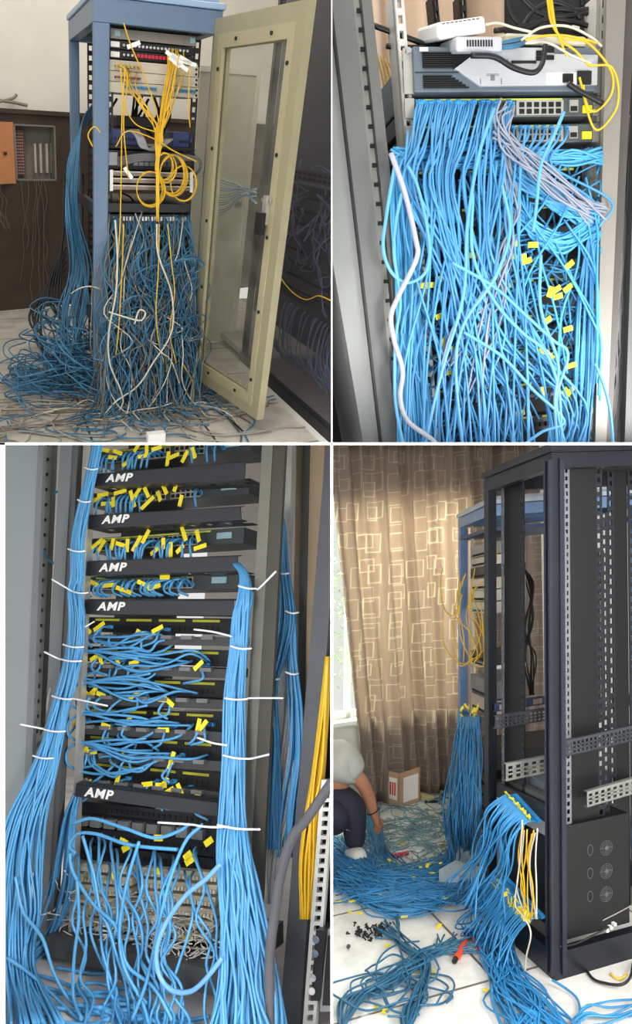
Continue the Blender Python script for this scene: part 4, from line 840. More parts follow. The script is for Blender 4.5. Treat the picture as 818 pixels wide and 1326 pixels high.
for r, (a0, c0, nflag) in enumerate((((125, 603), (325, 583), 13), ((118, 657), (322, 639), 14), ((117, 716), (315, 703), 15), ((113, 766), (308, 762), 8))):
    t, a, c = rowbox(*a0, *c0, .04, .1, .12, SWM, 'network_switch', 'network switch with yellow flagged blue cables above the '+FLN[r]+' lettered manager', 'network switch')
    w = MB(); onrow(w, a, c, .06, .6, .034, .038, -.002, 0); onrow(w, a, c, .62, .8, .034, .038, -.002, 0); w.build('yellow_stripe', mat('stripe_yellow', (196, 206, 70), .5), t)
    w = MB()
    for s0, s1 in ((.08, .28), (.31, .5), (.53, .72)): onrow(w, a, c, s0, s1, .003, .032, -.0015, 0)
    w.build('port_frame', PF, t); w = MB()
    for s0, s1 in ((.08, .28), (.31, .5), (.53, .72)):
        for i in range(6):
            for k in (0, 1): s = s0+(i+.2)*(s1-s0)/6; onrow(w, a, c, s, s+.02, .006+k*.014, .015+k*.014, -.004, 0)
    w.build('port', M_HOLE, t)
    w = MB(); onrow(w, a, c, .84, .93, .014, .03, -.003, 0); w.build('badge', mat('badge_blue', (150, 180, 190), .4), t)
    onr = [.06+.033*i for i in range(21)] if r != 1 else [.05+.03*i for i in range(13)]+[.72]
    if r == 0: onr = [.06+.034*i for i in range(13)]+[.68, .78, .84]
    for i, s in enumerate(onr):
        p0 = a+(c-a)*s+np.array((0, -.004, .012)); du = U(-.02, .025)
        if r == 3: pth = [p0, p0+(0, -.03, .012), p0+(du-.012, -.05, .0), p0+(du-.02, -.045, -.02), p0+(du, -.03, -.03)]
        else: pth = [p0, p0+(du*.3, -.03, .004), p0+(du, -.05, -.015), p0+(du*1.5, -.05, -.05)]
        cable(pth, .0034, M_BLUE, 'blue patch cable, '+nth(i)+' from the left above the '+FLN[r]+' lettered manager', 'cables in the '+FLN[r]+' manager', plug=(0, .012, 0), n=5)
    for i in range(nflag):
        s = .06+U(0, .045)+i*(.68 if r < 1 else .8 if r == 2 else .62)/nflag; p = a+(c-a)*s+np.array((0, -.055, U(-.02, .028))); an = U(-.4, 2.2) if r < 3 else U(-.6, .3)
        MB().obox(p, (math.cos(an), U(-.3, .3), math.sin(an)), (0, 1, .2), (-math.sin(an), 0, math.cos(an)), U(.014, .024), .0008, .0055).build('paper_flag', M_TAG, label='yellow paper flag, '+nth(i)+' from the left above the '+FLN[r]+' lettered manager', cat='tag', group='yellow flags, '+FLN[r]+' row')
# rows of patch panels below
ORD = ['first', 'second', 'third', 'fourth', 'fifth', 'sixth']
rows3 = [((105, 818), (299, 822)), ((103, 856), (297, 864)), ((101, 896), (292, 904)), ((100, 935), (290, 946)), ((99, 970), (287, 984)), ((98, 1004), (284, 1024))]
for r, (a0, c0) in enumerate(rows3):
    t, a, c = rowbox(*a0, *c0, .04, .1, .05, M_BLKM, 'patch_bay', 'black patch panel with olive yellow label strips, '+ORD[r]+' below the four stacked managers', 'patch panel')
    for k in range(4): w = MB(); onrow(w, a, c, .1+k*.22, .27+k*.22, .03, .036, -.002, 0); w.build('label_strip', mat('olive_strip', (178, 178, 44), .6), t)
    w = MB()
    for k in range(24): onrow(w, a, c, .1+k*.035, .12+k*.035, .008, .02, -.002, 0)
    w.build('port', M_HOLE, t); w = MB(); onrow(w, a, c, .01, .045, .012, .026, -.003, 0); w.build('white_badge', M_WTAG, t)
    t, a2, c2 = rowbox(a0[0], a0[1]+15, c0[0], c0[1]+15, .022, .06, .09, mat('finger_black', (58, 60, 62), .5), 'cable_tray', 'black fingered cable tray under the '+ORD[r]+' patch panel row', 'cable tray')
    for k in range(7): w = MB(); onrow(w, a2, c2, .05+k*.13, .12+k*.13, .015, .024, -.012, 0); w.build('finger', mat('finger_grey', (104, 106, 106), .5), t)
    if r < 5:
        n = (6, 12, 10, 8, 12)[r]
        for i in range(n):
            s0 = U(.05, .45); s1 = s0+U(.3, .55); s1 = min(s1, .96); z = U(-.05, .03)
            if i % 3 == 0 and r > 0:      # loop at the left end
                pth = [a+(c-a)*s1+np.array((0, -.02, .01)), a+(c-a)*.5+np.array((0, -.06, z+.02)), a+(c-a)*.2+np.array((0, -.07, .03)), a+(c-a)*.08+np.array((0, -.07, .01)), a+(c-a)*.1+np.array((0, -.07, -.03)), a+(c-a)*.3+np.array((0, -.06, -.045)), a+(c-a)*.6+np.array((0, -.06, -.02))]
            else: pth = [a+(c-a)*s0+np.array((0, -.01, .012)), a+(c-a)*(s0+.04)+np.array((0, -.05, z)), a+(c-a)*((s0+s1)/2+U(-.08, .08))+np.array((0, -.06, z+U(-.03, .02))), a+(c-a)*(s1-.06)+np.array((0, -.05, z+.01)), a+(c-a)*s1+np.array((0, -.01, .012))]
            if r == 0: pth = [p+np.array((0, 0, -.025)) for p in pth]
            cable(pth, .0034, M_BLUE, 'blue patch cable looping across the '+ORD[r]+' patch panel row', 'loops across the '+ORD[r]+' row', name='looped_cable')
    for i in range((5, 6, 7, 6, 5, 9)[r]):
        s = U(.08, .95); p = a+(c-a)*s+np.array((0, -.05, U(-.01, .015))); an = U(-1.2, 1.4)
        q = p+np.array((0, .04, .0)); cable([q, q+(0, -.03, -.003), q+(U(-.02, .02), -.045, -.03), q+(U(-.05, .05), -.04, -.045)], .0034, M_BLUE, 'short blue cable end in the '+ORD[r]+' patch panel row', 'cable ends in the '+ORD[r]+' row', name='looped_cable', plug=(0, .012, 0))
        MB().obox(p, (math.cos(an), 0, math.sin(an)), (0, 1, .2), (-math.sin(an), 0, math.cos(an)), U(.014, .02), .0008, .0055).build('paper_flag', M_TAG, label='yellow paper flag on the '+ORD[r]+' patch panel row', cat='tag', group='yellow flags, panel row '+ORD[r])
# lit gaps (white world seen through a hole added in the back wall)
# below lowest manager
for r, (vL, nm) in enumerate(((1046, 'a row of dark round sockets'), (1062, 'grey fingers'), (1082, 'cable stubs, upper'), (1104, 'cable stubs, lower'))):
    t, a, c = rowbox(95-r*1.5, vL+6, 282-r*2, vL+6+22, .034 if r else .03, .09, .06, M_BLKM, 'patch_bay', 'black panel under the lowest lettered manager with '+nm, 'patch panel')
    w = MB()
    if r == 1:
        for k in range(9): onrow(w, a, c, .06+k*.1, .13+k*.1, .004, .026, -.015, 0)
        w.build('finger', mat('finger_grey', (104, 106, 106), .5), t)
    else:
        for k in range(24): onrow(w, a, c, .08+k*.037, .1+k*.037, .01, .02, -.003, 0)
        w.build('port', M_HOLE, t)
BG = mat('krone_beige', (188, 180, 156), .55, var=.12, scale=20)
for g, (s0, s1) in enumerate(((.0, .44), (.5, .98))):
    for r in range(6):
        vL = 1126+r*13.5; a = np.array(PY(90-r*1.4, vL, .07)); c = np.array(PY(286-r*1.5, vL+16+r*2.5, .07)); t = thing('terminal_strip', 'beige toothed wiring block, '+ORD[r]+' row '+('left' if g == 0 else 'right')+' half, low in the rack', 'wiring block', tuple(a+(c-a)*s0))
        w = MB(); onrow(w, a, c, s0, s1, 0, .018, 0, .04); w.build('block', BG, t); w = MB()
        for k in range(22): s = s0+(k+.3)*(s1-s0)/22; onrow(w, a, c, s, s+.012*(s1-s0)/.44, .001, .009, -.006, 0)
        w.build('teeth', mat('tooth_cream', (206, 200, 180), .5), t)
ww = MB(); WP = (M_CREAM,)
for i in range(140):
    u, v = U(80, 268), 0; v = 1184+(u-80)*.22+U(-32, 38); p = []; d = U(0, 6)
    for k in range(6): p.append(PY(u, v, U(-.0, .05))); d += U(-1, 1); u += 13*math.cos(d); v += 7*math.sin(d)
    ww.tube(ss(p, 4), .0015, 4)
ww.build('white_wire_nest', mat('white_wire', (216, 212, 204), .5), None, 'nest of thin white wires spilling out under the beige wiring blocks', 'wire', None, 'stuff')
for u, v in ((121, 1135), (150, 1133), (205, 1128), (245, 1115), (212, 1210), (242, 1215), (160, 1090), (163, 1098), (205, 1085), (270, 1090), (243, 1108)):
    p = np.array(PY(u, v, .03)); an = U(-.4, .9); MB().obox(p, (math.cos(an), 0, math.sin(an)), (0, 1, 0), (-math.sin(an), 0, math.cos(an)), .012, .001, .007).build('paper_flag', M_TAG, label='yellow paper flag below the lowest lettered manager', cat='tag', group='yellow flags under the lowest manager')
# ---- bundles
def bundle(cs, n, r, m, lab, grp, y, name='bundle_cable', spread=1, yj=.012, ny=5):
    for i in range(n):
        a = U(0, 2*PI); q = math.sqrt(U(0, 1)); pth = []
        for k, (u, v, w) in enumerate(cs):
            a += U(-.5, .5); yy = y[k] if hasattr(y, '__len__') else y
            pth.append(PFl(u+w*.5*q*math.cos(a)+U(-.6, .6), v, yy+yj*q*math.sin(a)*(1+w/60)))
        cable(pth, r, m, lab, grp, name=name, n=ny, seg=5)
bundle([(128, 566, 12), (121, 600, 12), (110, 650, 14), (101, 700, 15), (100, 745, 16), (97, 765, 18), (100, 800, 20), (97, 840, 21), (88, 880, 22), (76, 925, 24), (68, 960, 26), (54, 1005, 36), (35, 1060, 50), (26, 1120, 58), (24, 1180, 56), (20, 1250, 50), (30, 1345, 110)], 60, .0031, M_BLUE, 'blue cable in the tied bundle fanning out at the lower left', 'left tied bundle', [-.02]*9+[-.04, -.05, -.06, -.08, -.08, -.09, -.1, -.12])
bundle([(306, 730, 8), (316, 745, 10), (317, 775, 18), (312, 800, 20), (309, 846, 22), (303, 902, 26), (302, 987, 29), (300, 1050, 34), (303, 1100, 44), (310, 1150, 54), (318, 1215, 66), (322, 1280, 84), (322, 1345, 110)], 80, .0031, M_BLUE, 'blue cable in the thick tied bundle down the right side of the rack', 'right tied bundle', [0, -.03, -.05, -.05, -.05, -.05, -.06, -.07, -.09, -.1, -.12, -.14, -.16], ny=6)
bundle([(362, 655, 3), (366, 690, 8), (366, 740, 20), (371, 800, 26), (360, 850, 24), (352, 890, 16), (352, 960, 24), (348, 1040, 36), (345, 1100, 44)], 34, .0032, M_BLUE, 'blue cable in the loose bundle right of the taupe post', 'bundle right of the taupe post', .09)
bundle([(368, 740, 10), (376, 800, 16), (378, 860, 16), (383, 920, 18), (382, 980, 20), (372, 1040, 30), (368, 1110, 34)], 18, .0032, M_BLUE, 'blue cable in the outer strand beside the charcoal post', 'outer strand beside the charcoal post', .1)
bundle([(372, 700, 4), (374, 760, 6), (380, 850, 8), (374, 950, 14), (366, 1030, 30), (352, 1100, 40), (345, 1170, 34)], 18, .0036, mat('pale_grey_jacket', (186, 184, 180), .5), 'pale grey cable hanging behind the blue strands right of the post', 'grey cables right of the post', .115, name='grey_cable')
bundle([(424, 850, 3), (420, 920, 10), (413, 1000, 16), (404, 1060, 20), (400, 1120, 24), (396, 1190, 14)], 26, .0032, M_YEL, 'yellow fibre in the curtain beside the white perforated rail', 'yellow fibres at the right edge', .02, name='fibre_cable')
bundle([(99, 1028, 10), (90, 1060, 18), (84, 1110, 26), (78, 1160, 34), (56, 1210, 40), (30, 1245, 50), (5, 1262, 50)], 20, .0032, M_BLUE, 'blue cable falling behind the left post below the lowest manager', 'cables behind the left post', .02)
cable([PFl(u, v, -.16) for u, v in ((430, 1012), (418, 1030), (396, 1062), (378, 1085), (364, 1130), (356, 1180), (350, 1227), (349, 1280), (354, 1340))], .0095, mat('dark_grey_rubber', (82, 82, 88), .5), 'thick dark grey cable running down in front of the charcoal post', seg=8, n=10, name='power_cable')
cable([PY(u, v, -.15) for u, v in ((286, 1118), (268, 1137), (240, 1160), (215, 1195), (203, 1230), (206, 1262), (222, 1282), (246, 1284), (266, 1268), (288, 1240))], .0048, mat('violet_blue_jacket', (98, 152, 222), .4), 'thicker violet blue cable hanging in a wide loop before the wiring blocks', seg=8, n=8)
for i, (s, l) in enumerate(((((95, 1066), (120, 1060), (160, 1072), (200, 1085), (232, 1076), (245, 1067)), 'long blue cable arching across under the lowest manager'), (((98, 1105), (90, 1095), (100, 1080), (125, 1080), (160, 1092), (190, 1097), (230, 1100)), 'blue cable bowing across the lower black panels'), (((107, 1082), (115, 1110), (122, 1135), (130, 1180), (140, 1200), (160, 1260), (190, 1300)), 'blue cable crossing down to the lower middle'), (((90, 1105), (95, 1130), (120, 1170), (150, 1200), (165, 1250), (200, 1280), (230, 1335)), 'blue cable sweeping diagonally over the wiring blocks'), (((180, 1090), (165, 1140), (155, 1200), (160, 1250), (185, 1300), (195, 1340)), 'blue cable dropping through the centre of the wiring blocks'), (((262, 1068), (240, 1090), (220, 1140), (205, 1200), (190, 1270), (170, 1335)), 'blue cable slanting down left in front of the blocks'), (((20, 1135), (30, 1180), (55, 1215), (70, 1260), (95, 1300), (130, 1322)), 'blue cable sweeping over the floor at the lower left'), (((10, 1240), (40, 1262), (70, 1290), (110, 1325), (140, 1335)), 'blue cable trailing low over the pale floor'), (((100, 1140), (102, 1190), (96, 1240), (95, 1290), (105, 1330)), 'blue cable hanging straight before the left blocks'))):
    cable([PFl(u, v, -.1-.005*i) for u, v in s], .0038, M_BLUE, l, seg=8, n=6)
G3L = 'blue cable in the loose strands hanging over the beige wiring blocks'
for i in range(26):
    u = U(100, 275); v0 = 1085+(u-100)*.1+U(-10, 30); x = u; w = U(-30, 55); yy = -.03; pts = [PY(u, v0, .06), PY(u+U(-5, 5), v0+12, -.02)]
    n = 6
    for k in range(1, n+1): pts.append(PFl(min(x+w*k/n+U(-14, 14), 330), v0+12+(1345-v0)*k/n, -.05-.012*k+U(-.01, .01)))
    cable(pts, .0032, M_BLUE, G3L, 'loose strands over the wiring blocks', name='loose_cable')
for i in range(12):
    u, v = U(10, 130), U(1235, 1320); p = []; d = U(-.6, .6)
    for k in range(7): q = fl(u, v); p.append((q[0], q[1], q[2]+.006+U(0, .015))); d += U(-.4, .5); u += 30*math.cos(d); v += 10*math.sin(d)+3
    cable(p, .0042, M_BLUE, 'blue cable lying on the pale chipped floor at the lower left', 'cables on the pale floor', name='floor_cable')
# cable ties
TI = mat('white_nylon', (232, 234, 236), .4)
for (u, v, w, tail, yy, lab) in ((103, 766, 18, (-27, -16), -.05, 'left bundle beside the third manager'), (118, 606, 14, None, -.04, 'left bundle near the top'), (109, 648, 14, None, -.04, 'left bundle beside the top manager gap'), (99, 712, 18, None, -.05, 'left bundle beside the second manager'), (95, 836, 22, None, -.06, 'left bundle beside the first panel row'), (90, 854, 26, (-20, -10), -.07, 'left bundle just under the first row'), (82, 903, 24, (45, 11), -.08, 'left bundle with its end pointing right'), (69, 945, 26, (-30, -7), -.08, 'left bundle with its end pointing left'), (56, 980, 22, None, -.09, 'left bundle where it begins to fan out'), (322, 760, 22, (24, -20), -.09, 'right bundle at the taupe post'), (312, 838, 22, None, -.09, 'right bundle beside the first panel row'), (308, 904, 28, (44, 0), -.1, 'right bundle with its end pointing right'), (307, 980, 30, (26, -3), -.1, 'right bundle beside the fifth panel row'), (306, 1071, 40, (10, 3), -.13, 'right bundle above where it fans out'), (272, 1069, 40, (-48, -4), -.12, 'lower right bundle with a long end pointing left'), (362, 741, 20, None, .04, 'strand right of the taupe post, upper'), (378, 792, 14, None, .05, 'outer strand, upper'), (352, 878, 16, None, .05, 'strand right of the taupe post, middle'), (378, 871, 14, None, .05, 'outer strand, middle')):
    sl_ = (tail[1]/tail[0]*.6 if tail and abs(tail[0]) > 30 else .12)
    pth = [PY(u-w*.62+k*w*1.24/6, v+(k-3)*w*.2*sl_+2*math.sin(k*PI/6), yy-.012*math.sin(k*PI/6)) for k in range(7)]
    if tail:
        if tail[0] > 0: pth.append(PY(u+w*.5+tail[0], v+tail[1], yy-.02))
        else: pth.insert(0, PY(u-w*.5+tail[0], v+tail[1], yy-.02))
    cable(pth, .0022, TI, 'white cable tie on the '+lab, name='cable_tie', cat='cable tie', n=4)
for p, l in ((((251, 815), (275, 818), (300, 824)), 'white cable tie end crossing the first panel row'), (((255, 955), (275, 962), (294, 965)), 'white cable tie end over the fourth panel row'), (((110, 812), (120, 806), (122, 805)), 'short white tie end beside the first panel row')):
    cable([PY(u, v, -.08) for u, v in p], .0022, TI, l, name='cable_tie', cat='cable tie', n=4)
cable([PY(66, 890, .02), PY(62, 910, .02), PY(60, 940, .03), PY(48, 965, .04), PY(36, 985, .05)], .004, M_GREY, 'grey cable hanging in the gap beside the left slotted edge')
for p in (((52, 700), (60, 722), (75, 732)), ((68, 640), (75, 636), (82, 634))): cable([PY(u, v, .06) for u, v in p], .0035, M_BLUE_D, 'blue cable crossing the gap beside the slotted edge'+(', upper' if p[0][1] < 660 else ', lower'))
# ================================================================ ROOM 4: curtained room with blue rack, black rack, cable sea on the tiles and a crouching person
room(4)
XW = -2.51
def bar4(uvs, ax, val, off, m, name, parent=None, **kw):
    (a0, a1, va), (b0, b1, vb) = uvs; g = PX if ax == 0 else PY
    f = [g(b0, vb, val), g(b1, vb, val), g(a0, va, val), g(a1, va, val)]; o = np.array(off); k = [tuple(np.array(q)+o) for q in f]
    return MB().hexa([f[0], f[1], k[1], k[0], f[2], f[3], k[3], k[2]]).build(name, m, parent, **kw)
MB().box(-5, 3, -5, 6, -.05, 0).build('floor_lower_right', tile_mat('pale_tile', (236, 234, 228), (110, 98, 88), .8, .012, .35, .12, .2, .3), kind='structure')
W4 = mat('white_wall_room_four', (226, 224, 216), .8, var=.03)
zc4 = PX(520, 585, XW)[2]; y_l, y_r = PX(429, 800, XW)[1]-.4, PX(604, 800, XW)[1]
ws0, ws1 = PX(400, 932, XW), PX(604, 640, XW); zs0 = PX(440, 934, XW)[2]; zs1 = PX(440, 640, XW)[2]
WX = XW-.1
w = MB(); w.box(XW-.2, XW, -5, y_l-.5, 0, 4); w.box(XW-.2, XW, y_r, 6, 0, 4); w.box(XW-.2, XW, y_l-.5, y_r, 0, zs0); w.box(XW-.2, XW, y_l-.5, y_r, zs1, 4)
w.build('wall_back_lower_right', W4, kind='structure')
MB().box(-5, 3, -5, 6, zc4+.12, zc4+.2).build('ceiling_lower_right', tile_mat('ceiling_tile', (206, 200, 190), (120, 112, 104), .6, .012, .05, .1, .1, .8), kind='structure')
# window frame and greenery outside
t = MB(); t.box(XW-.14, XW-.09, y_l-.5, y_r, zs0, zs0+.05); t.box(XW-.14, XW-.09, y_l-.5, y_r, zs1-.05, zs1)
ym = PX(451, 800, XW-.1)[1]
for y in (ym, (ym+y_r)/2, y_r-.03): t.box(XW-.14, XW-.09, y-.02, y+.02, zs0, zs1)
t.box(XW-.14, XW-.09, y_l-.5, ym, PX(440, 645, XW)[2]-.35, PX(440, 645, XW)[2]-.31) if 0 else None
t.build('window_1', M_WHITE, kind='structure'); MB().box(XW-.2, XW+.06, y_l-.5, y_r, zs0-.03, zs0).build('trim_1', M_WHITE, kind='structure')
MB().box(XW-.125, XW-.12, y_l-.5, y_r, zs0, zs1).build('window_2', glass_mat('window_glass', (250, 252, 250), .03), kind='structure')
HG = mat('leaf_green', (140, 176, 110), .6, var=.3, scale=12); hb = MB(); RR = random.Random(3)
for i in range(2600):
    c = np.array((XW-1.6+RR.uniform(-.3, .3), RR.uniform(y_l-.4, y_r+.8), RR.uniform(.6, 2.2))); a, b_ = RR.uniform(0, 6), RR.uniform(0, 3); s = .03
    e1 = np.array((math.cos(a), math.sin(a)*math.cos(b_), math.sin(a)*math.sin(b_))); e2 = np.cross(e1, (0, .6, .8)); hb.add([c-e1*s, c+e2*s*.5, c+e1*s, c-e2*s*.5], [(0, 1, 2, 3)])
hb.build('garden_hedge', HG, label='blurred green hedge outside the bright window', cat='hedge', kind='stuff')
lw = area('daylight_at_window', (XW-.9, (y_l+y_r)/2, 2.4), (-.6, (y_l+y_r)/2+.2, 0), 2.2, 850, (.93, 1, .87), 1.6)
warea('fill_light_room_four', (1.5, .9, -.12), (.7, 2.6, -1.0), .6, 58, (1, .98, .95))  # fill light added at the right, outside the view
warea('fill_light_room_four_front', (.4, .3, -.1), (.6, 4.0, -1.6), .3, 30, (1, .98, .95))  # frontal softbox added beside the camera

# curtain
def curtain_mat():
    m = bpy.data.materials.new('patterned_curtain'); m.use_nodes = True; nt = m.node_tree; b = nt.nodes['Principled BSDF']; out = nt.nodes['Material Output']
    (x, y, z), vec = locxyz(nt)
    uv = nt.nodes.new('ShaderNodeAttribute'); uv.attribute_name = 'loc'
    tot = None
    for k, (sx, sz, ox, oz, hw, hh) in enumerate(((.17, .22, .0, .0, .3, .33), (.23, .19, .07, .11, .2, .3))):
        px = (y+ox)*(1/sx); pz = (z+oz)*(1/sz); ix = px.fl(); iz = pz.fl()
        sh = ((ix*12.9898+iz*78.233)._m('SINE')*43758.5).fr(); sh2 = ((ix*39.3+iz*11.1)._m('SINE')*23758.5).fr()
        fx = ((px.fr()-.5)+(sh-.5)*.3).ab(); fz = ((pz.fr()-.5)+(sh2-.5)*.3).ab()
        a1 = (fx-(sh*.12+hw-.08))*sx; a2 = (fz-(sh2*.1+hh-.1))*sz
        d = a1.mx(a2).ab().lt(.0032); tot = d if tot is None else tot.mx(d)
    col = mix(nt, tot, lin((172, 156, 144)), lin((202, 192, 178)))
    nt.links.new(col, b.inputs['Base Color']); b.inputs['Roughness'].default_value = .8
    tr = nt.nodes.new('ShaderNodeBsdfTranslucent'); nt.links.new(col, tr.inputs[0]); mx_ = nt.nodes.new('ShaderNodeMixShader'); mx_.inputs[0].default_value = .5
    nt.links.new(b.outputs[0], mx_.inputs[1]); nt.links.new(tr.outputs[0], mx_.inputs[2]); nt.links.new(mx_.outputs[0], out.inputs[0]); return m
cy0t, cy0b = PX(431, 700, XW+.12)[1], PX(476, 1030, XW+.12)[1]; cy1 = PX(700, 800, XW+.12)[1]
n, nz_ = 150, 26; V = []; F = []
ztop = zc4+.05; off = .12
for side in (0, 1):
    for k in range(nz_+1):
        q = k/nz_; z = ztop*(1-q)+.015*q; gather = q**1.1
        for i in range(n+1):
            s = i/n; y0_ = cy0t-.04+(cy0b-cy0t)*min(1, gather*1.05); y = y0_+(cy1-y0_)*s
            amp = .028+.018*math.sin(i*.37+2); x = XW+off+amp*math.sin(s*95+q*1.2+1.1*math.sin(s*17))+.012*math.sin(s*31+q*3); V.append((x+side*.003, y, z))
m_ = (n+1)*(nz_+1)
for side in (0, 1):
    for k in range(nz_):
        for i in range(n): a = side*m_+k*(n+1)+i; f = [a, a+1, a+n+2, a+n+1]; F.append(f if side else f[::-1])
F.append([0, m_, m_+n, n]) if 0 else None
cw = MB().add([v for v in V[:m_]], [f for f in F if max(f) < m_], True); co = cw.build('curtain', curtain_mat(), label='tall brown pleated curtain with outlined rectangle pattern covering the window', cat='curtain')
if co is not NONE: sm_ = co.modifiers.new('thickness', 'SOLIDIFY'); sm_.thickness = .002
MB().box(XW+.02, XW+.1, cy0t-.3, 4, zc4+.03, zc4+.08).build('curtain_rail', mat('rail_taupe', (128, 116, 104), .5), label='taupe curtain rail under the ceiling', cat='rail')
# ---- racks
def rack4(name, lab, pc, ex_, ey_, Wf, Dp, H, mf, mr, pw=.05, roofm=None):
    """pc: near corner on the floor; ex_ direction along the front (away to the left), ey_ direction along the side"""
    pc = np.array(pc, float); ex_ = np.array(ex_, float); ey_ = np.array(ey_, float); t = thing(name, lab, 'server rack', tuple(pc))
    def bx(mb, a0, a1, b0, b1, z0, z1): return mb.hexa([tuple(pc+ex_*a+ey_*b+np.array((0, 0, z))) for z in (z0, z1) for a, b in ((a0, b0), (a1, b0), (a1, b1), (a0, b1))])
    for a, b in ((0, 0), (Wf-pw, 0), (0, Dp-pw), (Wf-pw, Dp-pw)): bx(MB(), a, a+pw, b, b+pw, 0, H-.0).build('post', mf, t)
    for z0, z1 in ((0, .1), (H-.06, H)):
        for q_ in ((pw, Wf-pw, 0, pw), (pw, Wf-pw, Dp-pw, Dp), (0, pw, pw, Dp-pw), (Wf-pw, Wf, pw, Dp-pw)): bx(MB(), *q_, z0, z1).build('frame_rail', mf, t)
    w = MB(); bx(w, -.01, Wf+.01, -.01, Dp, H+.005, H+.03); bx(w, .03, Wf-.03, .03, Dp-.03, H+.03, H+.05); w.build('roof_rim', roofm or mf, t)
    return t, bx
NB = mat('night_blue_paint', (27, 30, 38), .35, .2, var=.08); BLU4 = mat('steel_blue_paint_b', (112, 142, 184), .35, .1, var=.06)
BW4 = .56
t4, bx4 = rack4('server_rack', 'tall dark open rack with perforated rails, standing nearest at the right', (0, 0, 0), (-1, 0, 0), (0, 1, 0), BW4, .95, 1.986, NB, NB, .042)
w = MB(); bx4(w, .0, .012, -.012, 0, .02, 1.96); bx4(w, .03, .042, -.012, 0, .02, 1.96); bx4(w, -.01, 0, .03, .05, .02, 1.96); w.build('corner_profile', mat('edge_navy', (36, 40, 52), .35, .2), t4)
w = MB(); bx4(w, 0, BW4, 0, .95, 1.99, 1.994); w.build('perforated_roof', perf_mat('roof_mesh', (70, 66, 64), (0, 1), .03, .33), t4)
def strip4(x, y0, y1, z0, z1, mh, name, nh=44, hole=.45, cols=1, axis='y', par=None, th=.004):
    """perforated sheet standing in the plane x (axis y) or y (axis x)"""
    w = MB(); h = (z1-z0)/nh; cw_ = (y1-y0)/cols
    def c(a0, a1, q0, q1):
        if axis == 'y': w.box(x, x+th, a0, a1, q0, q1)
        else: w.box(a0, a1, x, x+th, q0, q1)
    for j in range(cols):
        a = y0+j*cw_; c(a, a+cw_*.28, z0, z1); c(a+cw_*.72, a+cw_, z0, z1)
        for i in range(nh): c(a+cw_*.28, a+cw_*.72, z0+i*h, z0+i*h+h*hole)
    return w.build(name, mh, par)
PB = mat('rail_black', (34, 36, 42), .4, .3); PE = mat('rail_edge', (120, 124, 130), .4, .4)
def yv(u, v, x): return PX(u, v, x)[1]
def xv(u, v, y): return PY(u, v, y)[0]
# big uprights seen through the open side (plane just inside x = 0)
xa = -.05
ya, yb = yv(737, 700, xa), yv(772, 700, xa)
MB().box(xa-.02, xa-.0, ya, yb, .12, 1.93).build('wide_upright', mat('upright_black', (14, 15, 17), .45, .2), t4)
strip4(xa+.002, ya-.03, ya-.002, .12, 1.93, PE, 'perforated_edge', 60, par=t4)
strip4(xa-.01, yb, yb+.034, .12, 1.93, PB, 'perforated_edge', 48, par=t4); strip4(xa-.02, yb+.036, yb+.066, .3, 1.75, PB, 'perforated_edge', 40, par=t4)
yc, yd = yv(795, 700, xa-.1), yv(812, 700, xa-.1)
MB().box(xa-.12, xa-.1, yc, yd, .12, 1.93).build('wide_upright', mat('upright_black', (18, 19, 22), .45, .2), t4)
strip4(xa-.1, yc-.036, yc-.003, .12, 1.93, PB, 'perforated_edge', 44, par=t4); strip4(xa-.12, yc-.07, yc-.04, .9, 1.6, PB, 'perforated_edge', 20, par=t4)
strip4(xa-.1, yd+.002, yd+.036, .12, 1.93, PB, 'perforated_edge', 44, par=t4)
# uprights between the left post and the near post (front plane y = small)
xe, xf = xv(650, 700, .05), xv(673, 700, .05)
MB().box(xe, xf, .06, .075, .1, 1.93).build('wide_upright', mat('upright_black', (18, 19, 22), .45, .2), t4)
strip4(.055, xe-.018, xe, .1, 1.93, PE, 'perforated_edge', 60, axis='x', par=t4); strip4(.055, xf, xf+.018, .1, 1.93, PB, 'perforated_edge', 60, axis='x', par=t4)
# horizontal perforated brackets
def bracket(u0, v0, u1, v1, hpx, x, m, lab, cols=14, rows=2, oval=False):
    a = np.array(PX(u0, v0, x)); c = np.array(PX(u1, v1, x)); b = np.array(PX(u0, v0+hpx, x)); h = a[2]-b[2]
    t = thing('slotted_bracket', lab, 'bracket', tuple(b)); w = MB(); L = c-a
    def cell(s0, s1, r0, r1):
        P = []
        for r in (r0, r1):
            for s, xo in ((s0, 0), (s1, 0), (s1, -.003), (s0, -.003)): p = a+L*s+np.array((xo, 0, -h+h*r)); P.append(p)
        w.hexa(P)
    ys = [i/rows for i in range(rows+1)]
    cell(0, 1, 0, .14); cell(0, 1, .86, 1)
    for r in range(rows-1): cell(0, 1, .14+.72*(r+1)/rows-.05, .14+.72*(r+1)/rows+.05)
    for i in range(cols+1): s = i/cols; cell(max(0, s-.16/cols), min(1, s+.28/cols), .14, .86)
    w.build('perforated_bar', m, t); w = MB(); P = [a, c, c+np.array((-.02, 0, 0)), a+np.array((-.02, 0, 0))]; w.prism(P, (0, 0, .003)); w.prism([p-np.array((0, 0, h)) for p in P], (0, 0, .003)); w.build('lip', m, t)
GS = mat('grey_zinc', (132, 136, 130), .4, .4); DZ = mat('dark_zinc', (62, 66, 72), .4, .4)
bracket(724, 962, 830, 938, 20, .0, DZ, 'dark double-row slotted bracket across the open side of the near rack', 20, 3)
bracket(760, 1026, 830, 1006, 20, .01, GS, 'light grey slotted bracket at the right edge, above the black chassis', 9, 3)
bracket(766, 909, 830, 898, 14, -.3, DZ, 'dark slotted bracket further back at the right edge', 12, 2)
bracket(641, 928, 706, 918, 16, -.3, DZ, 'dark slotted bracket between the left post and near post, upper', 12, 3)
